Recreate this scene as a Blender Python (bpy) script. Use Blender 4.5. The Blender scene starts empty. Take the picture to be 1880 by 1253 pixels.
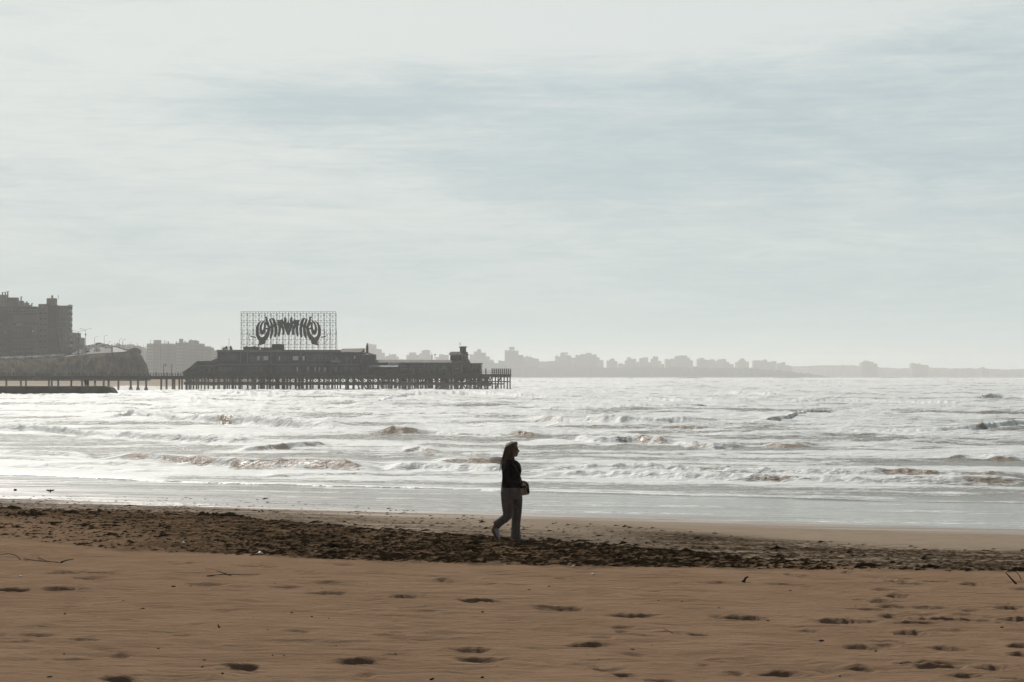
import bpy, math, random
import numpy as np
from mathutils import Vector, Matrix

rnd = random.Random(7)
rng = np.random.default_rng(11)
C = bpy.context.scene.collection
sc = bpy.context.scene

# ------------------------------------------------------------------ camera
F = 3655.0            # focal length in photograph pixels (70 mm on 36 mm)
CX, CY, HY = 940.0, 626.5, 691.0
CAMZ = 4.5
TH = math.atan((HY - CY) / F)
cam_d = bpy.data.cameras.new('camera')
cam_d.sensor_width = 36.0
cam_d.lens = 36.0 * F / 1880.0
cam_d.clip_start = 0.1
cam_d.clip_end = 20000
cam = bpy.data.objects.new('camera', cam_d)
C.objects.link(cam)
cam.location = (0, 0, CAMZ)
cam.rotation_euler = (math.radians(90) + TH, 0, 0)
sc.camera = cam

# ------------------------------------------------------------------ sun + sky
SUN_AZ, SUN_EL = math.radians(-20), math.radians(35)
sd_ = Vector((math.sin(SUN_AZ) * math.cos(SUN_EL), math.cos(SUN_AZ) * math.cos(SUN_EL), math.sin(SUN_EL)))
sun_d = bpy.data.lights.new('sun', 'SUN')
sun_d.energy = 3.6
sun_d.angle = math.radians(1.2)
sun_d.color = (1.0, 0.955, 0.88)
sun = bpy.data.objects.new('sun', sun_d)
C.objects.link(sun)
sun.rotation_euler = sd_.to_track_quat('Z', 'Y').to_euler()
sun.location = (0, 0, 80)

world = bpy.data.worlds.new('World')
sc.world = world
world.use_nodes = True
wn, wl = world.node_tree.nodes, world.node_tree.links
for n in list(wn):
    wn.remove(n)


def wnode(t, **kw):
    n = wn.new(t)
    for k, v in kw.items():
        setattr(n, k, v)
    return n


def wmath(op, a, b=None, c=None, clamp=False):
    n = wnode('ShaderNodeMath', operation=op, use_clamp=clamp)
    for i, v in enumerate((a, b, c)):
        if v is None:
            continue
        if isinstance(v, (int, float)):
            n.inputs[i].default_value = v
        else:
            wl.new(v, n.inputs[i])
    return n.outputs[0]


def wmix(f, a, b):
    n = wnode('ShaderNodeMix', data_type='RGBA')
    for s, v in ((n.inputs[0], f), (n.inputs[6], a), (n.inputs[7], b)):
        if isinstance(v, (int, float)):
            s.default_value = v
        elif isinstance(v, tuple):
            s.default_value = (*v, 1)
        else:
            wl.new(v, s)
    return n.outputs[2]


def wramp(x, lo, hi):
    n = wnode('ShaderNodeMapRange', interpolation_type='SMOOTHSTEP')
    wl.new(x, n.inputs[0])
    n.inputs[1].default_value = lo
    n.inputs[2].default_value = hi
    return n.outputs[0]


tc = wnode('ShaderNodeTexCoord')
sky = wnode('ShaderNodeTexSky', sky_type='NISHITA')
sky.sun_disc = False
sky.sun_elevation = SUN_EL
sky.sun_rotation = SUN_AZ
sky.air_density = 1.0
sky.dust_density = 4.0
skyc = wnode('ShaderNodeVectorMath', operation='SCALE')
wl.new(sky.outputs[0], skyc.inputs[0])
skyc.inputs[3].default_value = 1.0
sep = wnode('ShaderNodeSeparateXYZ')
wl.new(tc.outputs['Generated'], sep.inputs[0])
dx, dy, dz = sep.outputs


def wnoise(scale, loc, sx, sy, sz, detail=5, rough=0.55, dist=0.0, roll=0.0):
    m = wnode('ShaderNodeMapping')
    m.inputs['Scale'].default_value = (sx, sy, sz)
    m.inputs['Location'].default_value = loc
    m.inputs['Rotation'].default_value = (0, roll, 0)
    wl.new(tc.outputs['Generated'], m.inputs[0])
    n = wnode('ShaderNodeTexNoise')
    n.inputs['Scale'].default_value = scale
    n.inputs['Detail'].default_value = detail
    n.inputs['Roughness'].default_value = rough
    n.inputs['Distortion'].default_value = dist
    wl.new(m.outputs[0], n.inputs['Vector'])
    return n.outputs[0]


def wblob(az, el, ra, re, tilt=0.0):
    # smooth patch of the sky round a direction (azimuth, elevation in tangent units)
    a = wmath('SUBTRACT', dx, az)
    e = wmath('SUBTRACT', dz, el)
    ct, st = math.cos(tilt), math.sin(tilt)
    u = wmath('ADD', wmath('MULTIPLY', a, ct), wmath('MULTIPLY', e, st))
    v = wmath('SUBTRACT', wmath('MULTIPLY', e, ct), wmath('MULTIPLY', a, st))
    u = wmath('DIVIDE', u, ra)
    v = wmath('DIVIDE', v, re)
    r = wmath('ADD', wmath('MULTIPLY', u, u), wmath('MULTIPLY', v, v))
    g = wmath('POWER', 2.718, wmath('MULTIPLY', r, -1.0))
    return wmath('MULTIPLY', g, wramp(dy, 0.0, 0.4))


n_big = wnoise(3.2, (3.1, 0.7, 2.2), 1.0, 1.0, 4.5, 5, 0.55, 0.35, 0.10)
n_wisp = wnoise(8.0, (1.3, 4.7, 8.2), 1.0, 1.0, 7.0, 9, 0.62, 0.9, 0.09)
n_fine = wnoise(26.0, (5.3, 2.7, 1.2), 1.0, 1.0, 6.0, 8, 0.68, 1.2, 0.07)
# where the veil is thicker or thinner
veil = wmath('ADD', wmath('MULTIPLY', n_big, 0.42), wmath('MULTIPLY', n_wisp, 0.66))
veil = wmath('ADD', veil, wmath('MULTIPLY', n_fine, 0.42))
n_hair = wnoise(11.0, (2.3, 1.7, 5.2), 0.6, 1.0, 14.0, 8, 0.7, 1.6, 0.12)
veil = wmath('ADD', veil, wmath('MULTIPLY', wmath('SUBTRACT', n_hair, 0.5), 0.30))
veil = wmath('ADD', veil, wmath('MULTIPLY', wblob(-0.20, 0.150, 0.26, 0.055, 0.10), 0.20))
veil = wmath('ADD', veil, wmath('MULTIPLY', wblob(0.06, 0.176, 0.22, 0.016, 0.02), 0.28))
veil = wmath('SUBTRACT', veil, wmath('MULTIPLY', wblob(0.14, 0.125, 0.20, 0.040, -0.02), 0.17))
veil = wmath('SUBTRACT', veil, wmath('MULTIPLY', wblob(-0.085, 0.133, 0.075, 0.009, 0.03), 0.24))
cl = wramp(veil, 0.46, 1.02)
blue = (0.440, 0.537, 0.572)
white = (0.655, 0.705, 0.695)
base = wmix(cl, blue, white)
hz = wramp(dz, 0.11, -0.01)
base = wmix(wmath('MULTIPLY', hz, 0.75), base, (0.515, 0.610, 0.608))
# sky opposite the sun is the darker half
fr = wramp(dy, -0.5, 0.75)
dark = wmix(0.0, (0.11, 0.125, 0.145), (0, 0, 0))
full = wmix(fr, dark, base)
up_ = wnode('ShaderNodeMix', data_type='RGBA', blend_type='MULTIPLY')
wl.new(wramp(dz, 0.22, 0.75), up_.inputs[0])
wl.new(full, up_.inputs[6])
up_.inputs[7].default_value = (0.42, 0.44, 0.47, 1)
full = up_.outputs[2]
# a little of the physical sky in everything
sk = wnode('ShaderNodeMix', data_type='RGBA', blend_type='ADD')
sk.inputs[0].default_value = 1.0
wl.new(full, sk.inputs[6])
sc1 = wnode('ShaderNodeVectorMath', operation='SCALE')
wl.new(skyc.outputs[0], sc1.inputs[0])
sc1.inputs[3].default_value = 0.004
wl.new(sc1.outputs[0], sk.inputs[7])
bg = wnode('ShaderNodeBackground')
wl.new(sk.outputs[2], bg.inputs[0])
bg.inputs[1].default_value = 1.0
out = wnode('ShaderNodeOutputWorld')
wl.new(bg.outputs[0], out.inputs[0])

sc.view_settings.view_transform = 'Standard'
sc.view_settings.look = 'None'
sc.view_settings.exposure = 0.0
sc.view_settings.gamma = 1.0
sc.render.engine = 'CYCLES'
sc.cycles.max_bounces = 6
sc.cycles.diffuse_bounces = 2
sc.cycles.glossy_bounces = 3
sc.cycles.volume_bounces = 1
sc.cycles.use_denoising = True
sc.cycles.denoiser = 'OPENIMAGEDENOISE'
sc.cycles.sample_clamp_indirect = 3.0
sc.cycles.sample_clamp_direct = 8.0


# ------------------------------------------------------------------ projection helpers
def ray(px, py):
    a, b = (px - CX) / F, (CY - py) / F
    return a, math.cos(TH) - math.sin(TH) * b, math.sin(TH) + math.cos(TH) * b


def PX(px, Y, py=680.0):
    r = ray(px, py)
    return r[0] * Y / r[1]


def PZ(py, Y):
    r = ray(CX, py)
    return CAMZ + r[2] * Y / r[1]


def to_px(x, y, z):
    """photograph pixel of world points (numpy)"""
    zc = z - CAMZ
    d = y * math.cos(TH) + zc * math.sin(TH)
    b = (-y * math.sin(TH) + zc * math.cos(TH)) / d
    return CX + F * x / d, CY - F * b


# ------------------------------------------------------------------ numpy noise
_perm = rng.permutation(256)
_perm = np.concatenate([_perm, _perm, _perm])
_ga = rng.random(256) * 2 * math.pi
_gx, _gy = np.cos(_ga), np.sin(_ga)


_g2 = np.stack([_gx, _gy], -1).astype(np.float32)
_GX2 = (np.cos(_ga)[_perm[(_perm[np.arange(256)][:, None] + np.arange(256)[None, :])]] * 1.5).astype(np.float32).ravel()
_GY2 = (np.sin(_ga)[_perm[(_perm[np.arange(256)][:, None] + np.arange(256)[None, :])]] * 1.5).astype(np.float32).ravel()


def perlin(x, y, seed=0):
    x, y = np.broadcast_arrays(np.asarray(x, np.float64) + seed * 17.31, np.asarray(y, np.float64) + seed * 9.77)
    fx, fy = np.floor(x), np.floor(y)
    xf, yf = (x - fx).astype(np.float32), (y - fy).astype(np.float32)
    xi, yi = fx.astype(np.int32) & 255, fy.astype(np.int32) & 255
    xj, yj = ((xi + 1) & 255) << 8, (yi + 1) & 255
    xi = xi << 8
    u = xf * xf * xf * (xf * (xf * 6 - 15) + 10)
    v = yf * yf * yf * (yf * (yf * 6 - 15) + 10)
    x1, y1 = xf - 1, yf - 1
    i = xi + yi; n00 = _GX2[i] * xf + _GY2[i] * yf
    i = xj + yi; n10 = _GX2[i] * x1 + _GY2[i] * yf
    i = xi + yj; n01 = _GX2[i] * xf + _GY2[i] * y1
    i = xj + yj; n11 = _GX2[i] * x1 + _GY2[i] * y1
    a = n00 + u * (n10 - n00)
    return a + v * (n01 + u * (n11 - n01) - a)


def fbm(x, y, oct=4, seed=0, gain=0.5):
    s, a = 0, 1.0
    for o in range(oct):
        s = s + a * perlin(x * 2 ** o, y * 2 ** o, seed + o * 3)
        a *= gain
    return s


def ridged(x, y, oct=3, seed=0, gain=0.5):
    s, a = 0, 1.0
    for o in range(oct):
        s = s + a * (1 - 2 * np.abs(perlin(x * 2 ** o, y * 2 ** o, seed + o * 5)))
        a *= gain
    return s


def sstep(x, a, b):
    t = np.clip((x - a) / (b - a), 0, 1)
    return t * t * (3 - 2 * t)


# ------------------------------------------------------------------ scene helpers
def tag(o, label=None, cat=None, group=None, kind=None):
    if label: o['label'] = label
    if cat: o['category'] = cat
    if group: o['group'] = group
    if kind: o['kind'] = kind
    return o


def thing(name, label, cat, loc=(0, 0, 0), rz=0.0, group=None):
    o = bpy.data.objects.new(name, None)
    o.empty_display_size = 0.2
    C.objects.link(o)
    o.location = loc
    o.rotation_euler = (0, 0, rz)
    return tag(o, label, cat, group)


def copy_tree(o, parent=None):
    c = o.copy()
    C.objects.link(c)
    c.parent = parent
    for ch in list(o.children):
        copy_tree(ch, c)
    return c


class MB:
    def __init__(self, org=(0, 0, 0)):
        self.v, self.f, self.o = [], [], Vector(org)

    def add(self, vs, fs):
        b = len(self.v)
        self.v += [tuple(Vector(p) - self.o) for p in vs]
        self.f += [tuple(i + b for i in f) for f in fs]
        return self

    def box(self, x0, x1, y0, y1, z0, z1):
        vs = [(x, y, z) for x in (x0, x1) for y in (y0, y1) for z in (z0, z1)]
        return self.add(vs, [(0, 1, 3, 2), (4, 6, 7, 5), (0, 4, 5, 1), (2, 3, 7, 6), (0, 2, 6, 4), (1, 5, 7, 3)])

    def tube(self, pts, rad, n=8, caps=True):
        pts = [Vector(p) for p in pts]
        if not hasattr(rad, '__len__'):
            rad = [rad] * len(pts)
        vs, fs = [], []
        ref = None
        for i, p in enumerate(pts):
            d = (pts[min(i + 1, len(pts) - 1)] - pts[max(i - 1, 0)]).normalized()
            if ref is None:
                ref = Vector((0, 0, 1)) if abs(d.z) < 0.9 else Vector((1, 0, 0))
            u = d.cross(ref).normalized()
            w = u.cross(d).normalized()
            ref = w
            for k in range(n):
                a = 2 * math.pi * k / n
                vs.append(p + (u * math.cos(a) + w * math.sin(a)) * rad[i])
        for i in range(len(pts) - 1):
            for k in range(n):
                k2 = (k + 1) % n
                fs.append((i * n + k, i * n + k2, (i + 1) * n + k2, (i + 1) * n + k))
        if caps:
            fs.append(tuple(range(n - 1, -1, -1)))
            fs.append(tuple((len(pts) - 1) * n + k for k in range(n)))
        return self.add(vs, fs)

    def sweep(self, path, n=20):
        """path of (x,y,z, half-size in the xz plane, half-size in y), caps closed"""
        vs, fs = [], []
        m = len(path)
        for i, (x, y, z, ra, rb) in enumerate(path):
            a, b = path[max(i - 1, 0)], path[min(i + 1, m - 1)]
            d = Vector((b[0] - a[0], 0, b[2] - a[2]))
            if d.length < 1e-6: d = Vector((0, 0, 1))
            d.normalize()
            nn = Vector((-d.z, 0, d.x))
            for k in range(n):
                t = 2 * math.pi * k / n
                vs.append(Vector((x, y, z)) + nn * ra * math.cos(t) + Vector((0, 1, 0)) * rb * math.sin(t))
        for i in range(m - 1):
            for k in range(n):
                k2 = (k + 1) % n
                fs.append((i * n + k, i * n + k2, (i + 1) * n + k2, (i + 1) * n + k))
        fs.append(tuple(range(n - 1, -1, -1)))
        fs.append(tuple((m - 1) * n + k for k in range(n)))
        return self.add(vs, fs)

    def ball(self, c, r, n=14, m=9, rot=0.0):
        if not hasattr(r, '__len__'):
            r = (r, r, r)
        vs, fs = [], []
        cr, sr = math.cos(rot), math.sin(rot)
        for j in range(m + 1):
            ph = math.pi * j / m
            for i in range(n):
                t = 2 * math.pi * i / n
                x, y, z = r[0] * math.sin(ph) * math.cos(t), r[1] * math.sin(ph) * math.sin(t), r[2] * math.cos(ph)
                vs.append((c[0] + x * cr + z * sr, c[1] + y, c[2] - x * sr + z * cr))
        for j in range(m):
            for i in range(n):
                i2 = (i + 1) % n
                fs.append((j * n + i, (j + 1) * n + i, (j + 1) * n + i2, j * n + i2))
        return self.add(vs, fs)

    def prism(self, poly, y0, y1):
        """polygon of (x, z) thickened from y0 to y1"""
        n = len(poly)
        vs = [(x, y0, z) for x, z in poly] + [(x, y1, z) for x, z in poly]
        fs = [tuple(range(n)), tuple(range(2 * n - 1, n - 1, -1))]
        fs += [((i + 1) % n, i, i + n, (i + 1) % n + n) for i in range(n)]
        return self.add(vs, fs)

    def build(self, name, m, parent=None, smooth=False, loc=None):
        me = bpy.data.meshes.new(name)
        me.from_pydata(self.v, [], self.f)
        me.materials.append(m)
        if smooth:
            me.polygons.foreach_set('use_smooth', [True] * len(me.polygons))
        me.update()
        o = bpy.data.objects.new(name, me)
        C.objects.link(o)
        if parent: o.parent = parent
        if loc is not None: o.location = loc
        return o


def grid_mesh(name, co, nr, nc, m, attrs, wrap=False):
    me = bpy.data.meshes.new(name)
    nv = nr * nc
    me.vertices.add(nv)
    me.vertices.foreach_set('co', co.astype(np.float32).ravel())
    ncc = nc if wrap else nc - 1
    r = np.arange(nr - 1)[:, None]
    c = np.arange(ncc)[None, :]
    c2 = (c + 1) % nc
    a = r * nc + c
    b = r * nc + c2
    q = np.stack([a, b, b + nc, a + nc], axis=-1).reshape(-1, 4)
    nf = len(q)
    me.loops.add(nf * 4)
    me.polygons.add(nf)
    me.polygons.foreach_set('loop_start', (np.arange(nf) * 4).astype(np.int32))
    me.loops.foreach_set('vertex_index', q.astype(np.int32).ravel())
    me.polygons.foreach_set('use_smooth', np.ones(nf, dtype=bool))
    me.materials.append(m)
    me.update(calc_edges=True)
    for k, v in attrs.items():
        at = me.attributes.new(k, 'FLOAT', 'POINT')
        at.data.foreach_set('value', np.asarray(v, dtype=np.float32).ravel())
    o = bpy.data.objects.new(name, me)
    C.objects.link(o)
    return o


# ------------------------------------------------------------------ materials
def srgb(r, g, b):
    f = lambda c: (c / 255 / 12.92) if c / 255 <= 0.04045 else ((c / 255 + 0.055) / 1.055) ** 2.4
    return (f(r), f(g), f(b))


class NT:
    def __init__(self, name):
        self.m = bpy.data.materials.new(name)
        self.m.use_nodes = True
        self.n, self.l = self.m.node_tree.nodes, self.m.node_tree.links
        self.p = self.n['Principled BSDF']

    def node(self, t, **kw):
        n = self.n.new(t)
        for k, v in kw.items(): setattr(n, k, v)
        return n

    def put(self, sock, v):
        if isinstance(v, (int, float)): sock.default_value = v
        elif isinstance(v, tuple): sock.default_value = (*v, 1) if len(v) == 3 and sock.type == 'RGBA' else v
        else: self.l.new(v, sock)

    def math(self, op, a, b=0.0, clamp=False):
        n = self.node('ShaderNodeMath', operation=op, use_clamp=clamp)
        self.put(n.inputs[0], a); self.put(n.inputs[1], b)
        return n.outputs[0]

    def mix(self, f, a, b):
        n = self.node('ShaderNodeMix', data_type='RGBA')
        self.put(n.inputs[0], f); self.put(n.inputs[6], a); self.put(n.inputs[7], b)
        return n.outputs[2]

    def ramp(self, x, lo, hi, a=0.0, b=1.0):
        n = self.node('ShaderNodeMapRange', interpolation_type='SMOOTHSTEP')
        self.put(n.inputs[0], x)
        for i, v in enumerate((lo, hi, a, b)): n.inputs[i + 1].default_value = v
        return n.outputs[0]

    def noise(self, scale, stretch=(1, 1, 1), detail=4, rough=0.55, dist=0.0, obj=False):
        g = self.node('ShaderNodeTexCoord') if obj else self.node('ShaderNodeNewGeometry')
        mp = self.node('ShaderNodeMapping')
        mp.inputs['Scale'].default_value = stretch
        self.l.new(g.outputs['Object' if obj else 'Position'], mp.inputs[0])
        n = self.node('ShaderNodeTexNoise')
        n.inputs['Scale'].default_value = scale
        n.inputs['Detail'].default_value = detail
        n.inputs['Roughness'].default_value = rough
        n.inputs['Distortion'].default_value = dist
        self.l.new(mp.outputs[0], n.inputs['Vector'])
        return n.outputs[0]

    def attr(self, name):
        return self.node('ShaderNodeAttribute', attribute_name=name).outputs['Fac']

    def bump(self, h, strength, dist):
        n = self.node('ShaderNodeBump')
        n.inputs['Strength'].default_value = strength
        n.inputs['Distance'].default_value = dist
        self.l.new(h, n.inputs['Height'])
        self.l.new(n.outputs[0], self.p.inputs['Normal'])
        return n


def pmat(name, c1, c2=None, scale=1.0, rough=0.8, stretch=(1, 1, 1), bump=0.0, bdist=0.02, metal=0.0, lo=0.35, hi=0.65, spec=0.3, detail=5):
    t = NT(name)
    if c2 is None: c2 = tuple(c * 0.75 for c in c1)
    n = t.noise(scale, stretch, detail, 0.6, obj=False)
    t.put(t.p.inputs['Base Color'], t.mix(t.ramp(n, lo, hi), c1, c2))
    t.put(t.p.inputs['Roughness'], rough)
    t.put(t.p.inputs['Metallic'], metal)
    t.put(t.p.inputs['Specular IOR Level'], spec)
    if bump: t.bump(n, bump, bdist)
    return t.m


M = {}
# sand
t = NT('sand')
wet, dark = t.attr('wet'), t.attr('dark')
n1 = t.noise(0.9, (1, 1, 1), 5, 0.6)
n2 = t.noise(14, (1, 1, 1), 6, 0.7)
n3 = t.noise(120, (1, 1, 1), 3, 0.6)
n4 = t.noise(6.0, (0.35, 1.4, 1), 5, 0.7)
dry = t.mix(t.ramp(n1, 0.3, 0.7), (0.275, 0.181, 0.117), (0.325, 0.217, 0.142))
dry = t.mix(t.ramp(n2, 0.55, 0.8, 0, 0.35), dry, (0.15, 0.093, 0.060))
dry = t.mix(t.ramp(n3, 0.60, 0.72, 0, 0.55), dry, (0.11, 0.07, 0.045))
n7 = t.noise(70, (1, 1, 1), 2, 0.5)
dry = t.mix(t.ramp(n7, 0.66, 0.74, 0, 0.6), dry, (0.075, 0.05, 0.034))
dry = t.mix(t.ramp(n7, 0.26, 0.18, 0, 0.5), dry, (0.50, 0.40, 0.29))
damp = t.mix(t.ramp(n4, 0.35, 0.7), (0.36, 0.275, 0.195), (0.255, 0.188, 0.128))  # damp sand, colour made paler to paint in the sky it reflects
dmp = t.attr('damp')
col = t.mix(dmp, dry, damp)
wetc = t.mix(t.ramp(n4, 0.3, 0.7), (0.15, 0.112, 0.085), (0.21, 0.160, 0.125))
col = t.mix(wet, col, wetc)
dk = t.math('MULTIPLY', dark, t.ramp(t.noise(9.0, (0.6, 1.0, 1), 6, 0.75), 0.30, 0.50), True)
col = t.mix(dk, col, t.mix(t.ramp(n2, 0.4, 0.62), (0.030, 0.020, 0.011), (0.095, 0.062, 0.036)))
t.put(t.p.inputs['Base Color'], col)
t.put(t.p.inputs['Roughness'], t.mix(t.ramp(wet, 0.05, 0.75), (0.95, 0.95, 0.95), t.mix(t.ramp(t.noise(1.1, (0.12, 1.3, 1), 5, 0.65), 0.35, 0.65), (0.18, 0.18, 0.18), (0.42, 0.42, 0.42))))
t.put(t.p.inputs['Specular IOR Level'], t.math('ADD', t.ramp(wet, 0.0, 0.7, 0.0, 0.6), t.math('MULTIPLY', t.math('SUBTRACT', dmp, dk, True), 0.10)))
n6 = t.noise(2.6, (0.75, 2.6, 1), 4, 0.55, 0.6)
n5 = t.noise(45, (0.8, 1.3, 1), 5, 0.75)
bh = t.math('ADD', t.math('ADD', t.math('MULTIPLY', n2, 0.6), t.math('MULTIPLY', n6, 2.1)), t.math('ADD', t.math('MULTIPLY', n5, 0.45), t.math('MULTIPLY', n3, 0.3)))
bn = t.bump(bh, 0.5, 0.028)
t.put(bn.inputs['Strength'], t.ramp(wet, 0.0, 1.0, 1.0, 0.22))
M['sand'] = t.m

# sea
t = NT('sea_water')
fo = t.attr('foam')
face = t.attr('face')
f1 = t.noise(0.8, (0.5, 1.3, 1.0), 8, 0.7, 0.8)
f2 = t.noise(5.0, (0.5, 1.0, 1.4), 6, 0.7, 0.6)
fm = t.math('ADD', fo, t.math('ADD', t.math('MULTIPLY', t.math('SUBTRACT', f1, 0.5), 1.5), t.math('MULTIPLY', t.math('SUBTRACT', f2, 0.5), 1.3)))
fm = t.ramp(fm, 0.40, 0.60)
wc = t.mix(t.ramp(f1, 0.3, 0.7), (0.25, 0.225, 0.175), (0.32, 0.29, 0.235))
fcm = t.ramp(t.math('ADD', face, t.math('MULTIPLY', t.math('SUBTRACT', f2, 0.5), 1.6)), 0.35, 0.85)
wc = t.mix(fcm, wc, t.mix(t.ramp(f2, 0.35, 0.65), (0.40, 0.285, 0.185), (0.27, 0.185, 0.115)))
col = t.mix(fm, wc, (0.80, 0.81, 0.79))
t.put(t.p.inputs['Base Color'], col)
t.put(t.p.inputs['Roughness'], t.mix(fm, t.mix(t.attr('calm'), (0.20, 0.20, 0.20), (0.09, 0.09, 0.09)), (0.6, 0.6, 0.6)))
t.put(t.p.inputs['Specular IOR Level'], 0.5)
t.p.inputs['IOR'].default_value = 1.33
b1 = t.noise(1.1, (0.45, 1.0, 1), 6, 0.65, 0.4)
b2 = t.noise(6.0, (0.6, 1.0, 1), 4, 0.6, 0.3)
b0 = t.noise(0.38, (0.4, 1.0, 1), 5, 0.6, 0.5)
bh = t.math('ADD', t.math('ADD', t.math('MULTIPLY', b1, 1.0), t.math('MULTIPLY', b0, 0.7)), t.math('ADD', t.math('MULTIPLY', b2, 0.30), t.math('MULTIPLY', fm, 0.16)))
bn = t.bump(bh, 1.0, 0.34)
t.put(bn.inputs['Strength'], t.ramp(t.attr('calm'), 0.0, 1.0, 1.0, 0.22))
M['sea'] = t.m

M['weed'] = pmat('seaweed_wrack', (0.038, 0.025, 0.012), (0.13, 0.082, 0.040), 3.0, 0.9, spec=0.0)
M['twig'] = pmat('driftwood', (0.035, 0.024, 0.016), (0.07, 0.05, 0.035), 20, 0.9, spec=0.05)
M['shell'] = pmat('shell_white', (0.75, 0.72, 0.66), (0.6, 0.56, 0.5), 30, 0.5)
M['crumb'] = pmat('dark_crumb', (0.035, 0.027, 0.02), (0.08, 0.055, 0.04), 40, 0.9, spec=0.05)
M['timber'] = pmat('pier_timber', (0.085, 0.060, 0.040), (0.045, 0.034, 0.026), 0.6, 0.85, (1, 1, 0.3))
M['pile'] = pmat('pile_concrete', (0.135, 0.105, 0.078), (0.075, 0.056, 0.042), 0.8, 0.85, (1, 1, 0.4))
M['deck'] = pmat('deck_edge', (0.09, 0.072, 0.050), (0.05, 0.04, 0.03), 0.35, 0.85, (1, 1, 3))
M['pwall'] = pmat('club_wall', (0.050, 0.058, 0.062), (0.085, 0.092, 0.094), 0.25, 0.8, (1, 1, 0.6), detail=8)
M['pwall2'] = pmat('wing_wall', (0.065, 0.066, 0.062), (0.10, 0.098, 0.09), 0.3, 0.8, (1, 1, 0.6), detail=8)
M['pilaster'] = pmat('pilaster_paint', (0.26, 0.27, 0.26), None, 0.6, 0.8)
M['roof'] = pmat('roof_grey', (0.22, 0.205, 0.18), (0.15, 0.14, 0.125), 0.4, 0.85, (1, 1, 2))
M['rooftan'] = pmat('roof_tan', (0.26, 0.21, 0.145), (0.20, 0.16, 0.11), 0.5, 0.85)
M['roofred'] = pmat('roof_red', (0.20, 0.085, 0.055), (0.14, 0.07, 0.05), 0.8, 0.85)
M['glass'] = pmat('window_glass', (0.02, 0.022, 0.024), (0.035, 0.037, 0.04), 0.7, 0.12, spec=0.8)
M['glasslit'] = pmat('sky_pane_pale_trim', (0.90, 0.90, 0.87), (0.78, 0.78, 0.75), 1.2, 0.6)  # pale colour paints in sky light seen through panes; also banners, headlights
M['frame'] = pmat('window_frame', (0.30, 0.31, 0.30), None, 2, 0.7)
M['awning'] = pmat('awning_white', (0.85, 0.86, 0.85), (0.75, 0.76, 0.75), 0.8, 0.5)
M['steel'] = pmat('lattice_steel', (0.10, 0.10, 0.095), (0.06, 0.055, 0.05), 0.5, 0.6, metal=0.2)
M['letter'] = pmat('sign_green_black', (0.018, 0.026, 0.022), (0.028, 0.032, 0.028), 0.8, 0.6)
M['letterrust'] = pmat('sign_rust', (0.060, 0.030, 0.018), (0.030, 0.024, 0.018), 0.35, 0.7)
M['tank'] = pmat('tank_dark', (0.045, 0.042, 0.036), (0.03, 0.028, 0.024), 0.6, 0.8)
M['cliff'] = pmat('cliff_earth', (0.135, 0.098, 0.068), (0.045, 0.040, 0.025), 0.07, 0.95, (1, 1, 0.7), detail=12, spec=0.0, bump=1.0, bdist=1.5)
M['road'] = pmat('road_asphalt', (0.125, 0.108, 0.098), (0.09, 0.08, 0.072), 0.15, 0.9)
M['pave'] = pmat('pavement', (0.42, 0.40, 0.37), (0.34, 0.32, 0.30), 0.2, 0.9)
M['jetty'] = pmat('jetty_stone', (0.12, 0.094, 0.068), (0.075, 0.058, 0.042), 0.5, 0.9, bump=0.6, bdist=0.3, spec=0.05)
M['brown'] = pmat('brown_render', (0.090, 0.060, 0.043), (0.050, 0.036, 0.028), 0.12, 0.85, detail=8)
M['tan'] = pmat('tan_render', (0.165, 0.130, 0.092), (0.11, 0.088, 0.064), 0.10, 0.85, detail=8)
M['greyw'] = pmat('grey_render', (0.23, 0.205, 0.185), (0.16, 0.145, 0.13), 0.10, 0.85, detail=8)
M['lightw'] = pmat('light_render', (0.36, 0.33, 0.30), (0.27, 0.25, 0.225), 0.08, 0.85, detail=8)
M['pinkw'] = pmat('pinkish_render', (0.20, 0.165, 0.150), (0.14, 0.12, 0.11), 0.06, 0.85, detail=8)
M['redbrick'] = pmat('red_brick', (0.12, 0.055, 0.042), (0.08, 0.045, 0.036), 0.2, 0.85)
M['bayglass'] = pmat('bay_glass', (0.115, 0.135, 0.14), (0.08, 0.095, 0.10), 0.3, 0.25, spec=0.6)
M['far'] = pmat('far_wall', (0.13, 0.105, 0.098), (0.09, 0.075, 0.07), 0.02, 0.9, detail=8)
M['far2'] = pmat('far_wall_pale', (0.20, 0.165, 0.15), (0.14, 0.12, 0.11), 0.02, 0.9, detail=8)
M['wood'] = pmat('far_trees', (0.055, 0.055, 0.040), (0.085, 0.078, 0.06), 0.02, 0.95)
M['bush'] = pmat('bush_leaves', (0.045, 0.042, 0.026), (0.03, 0.03, 0.018), 0.3, 0.9)
M['car_white'] = pmat('car_paint_white', (0.75, 0.76, 0.76), (0.68, 0.69, 0.69), 1, 0.3, spec=0.6)
M['car_grey'] = pmat('car_paint_grey', (0.22, 0.23, 0.24), (0.18, 0.19, 0.2), 1, 0.3, spec=0.6)
M['car_dark'] = pmat('car_paint_dark', (0.03, 0.032, 0.04), (0.025, 0.026, 0.03), 1, 0.3, spec=0.6)
M['car_red'] = pmat('car_paint_red', (0.17, 0.03, 0.025), (0.14, 0.025, 0.02), 1, 0.3, spec=0.6)
M['carglass'] = pmat('car_glass', (0.03, 0.035, 0.04), (0.04, 0.045, 0.05), 1, 0.08, spec=0.9)
M['tyre'] = pmat('tyre_rubber', (0.02, 0.02, 0.02), (0.03, 0.03, 0.03), 8, 0.9)
M['rim'] = pmat('wheel_rim', (0.4, 0.4, 0.4), None, 8, 0.4, metal=0.8)
M['skin'] = pmat('skin', (0.34, 0.19, 0.13), (0.30, 0.165, 0.11), 18, 0.55)
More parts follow.
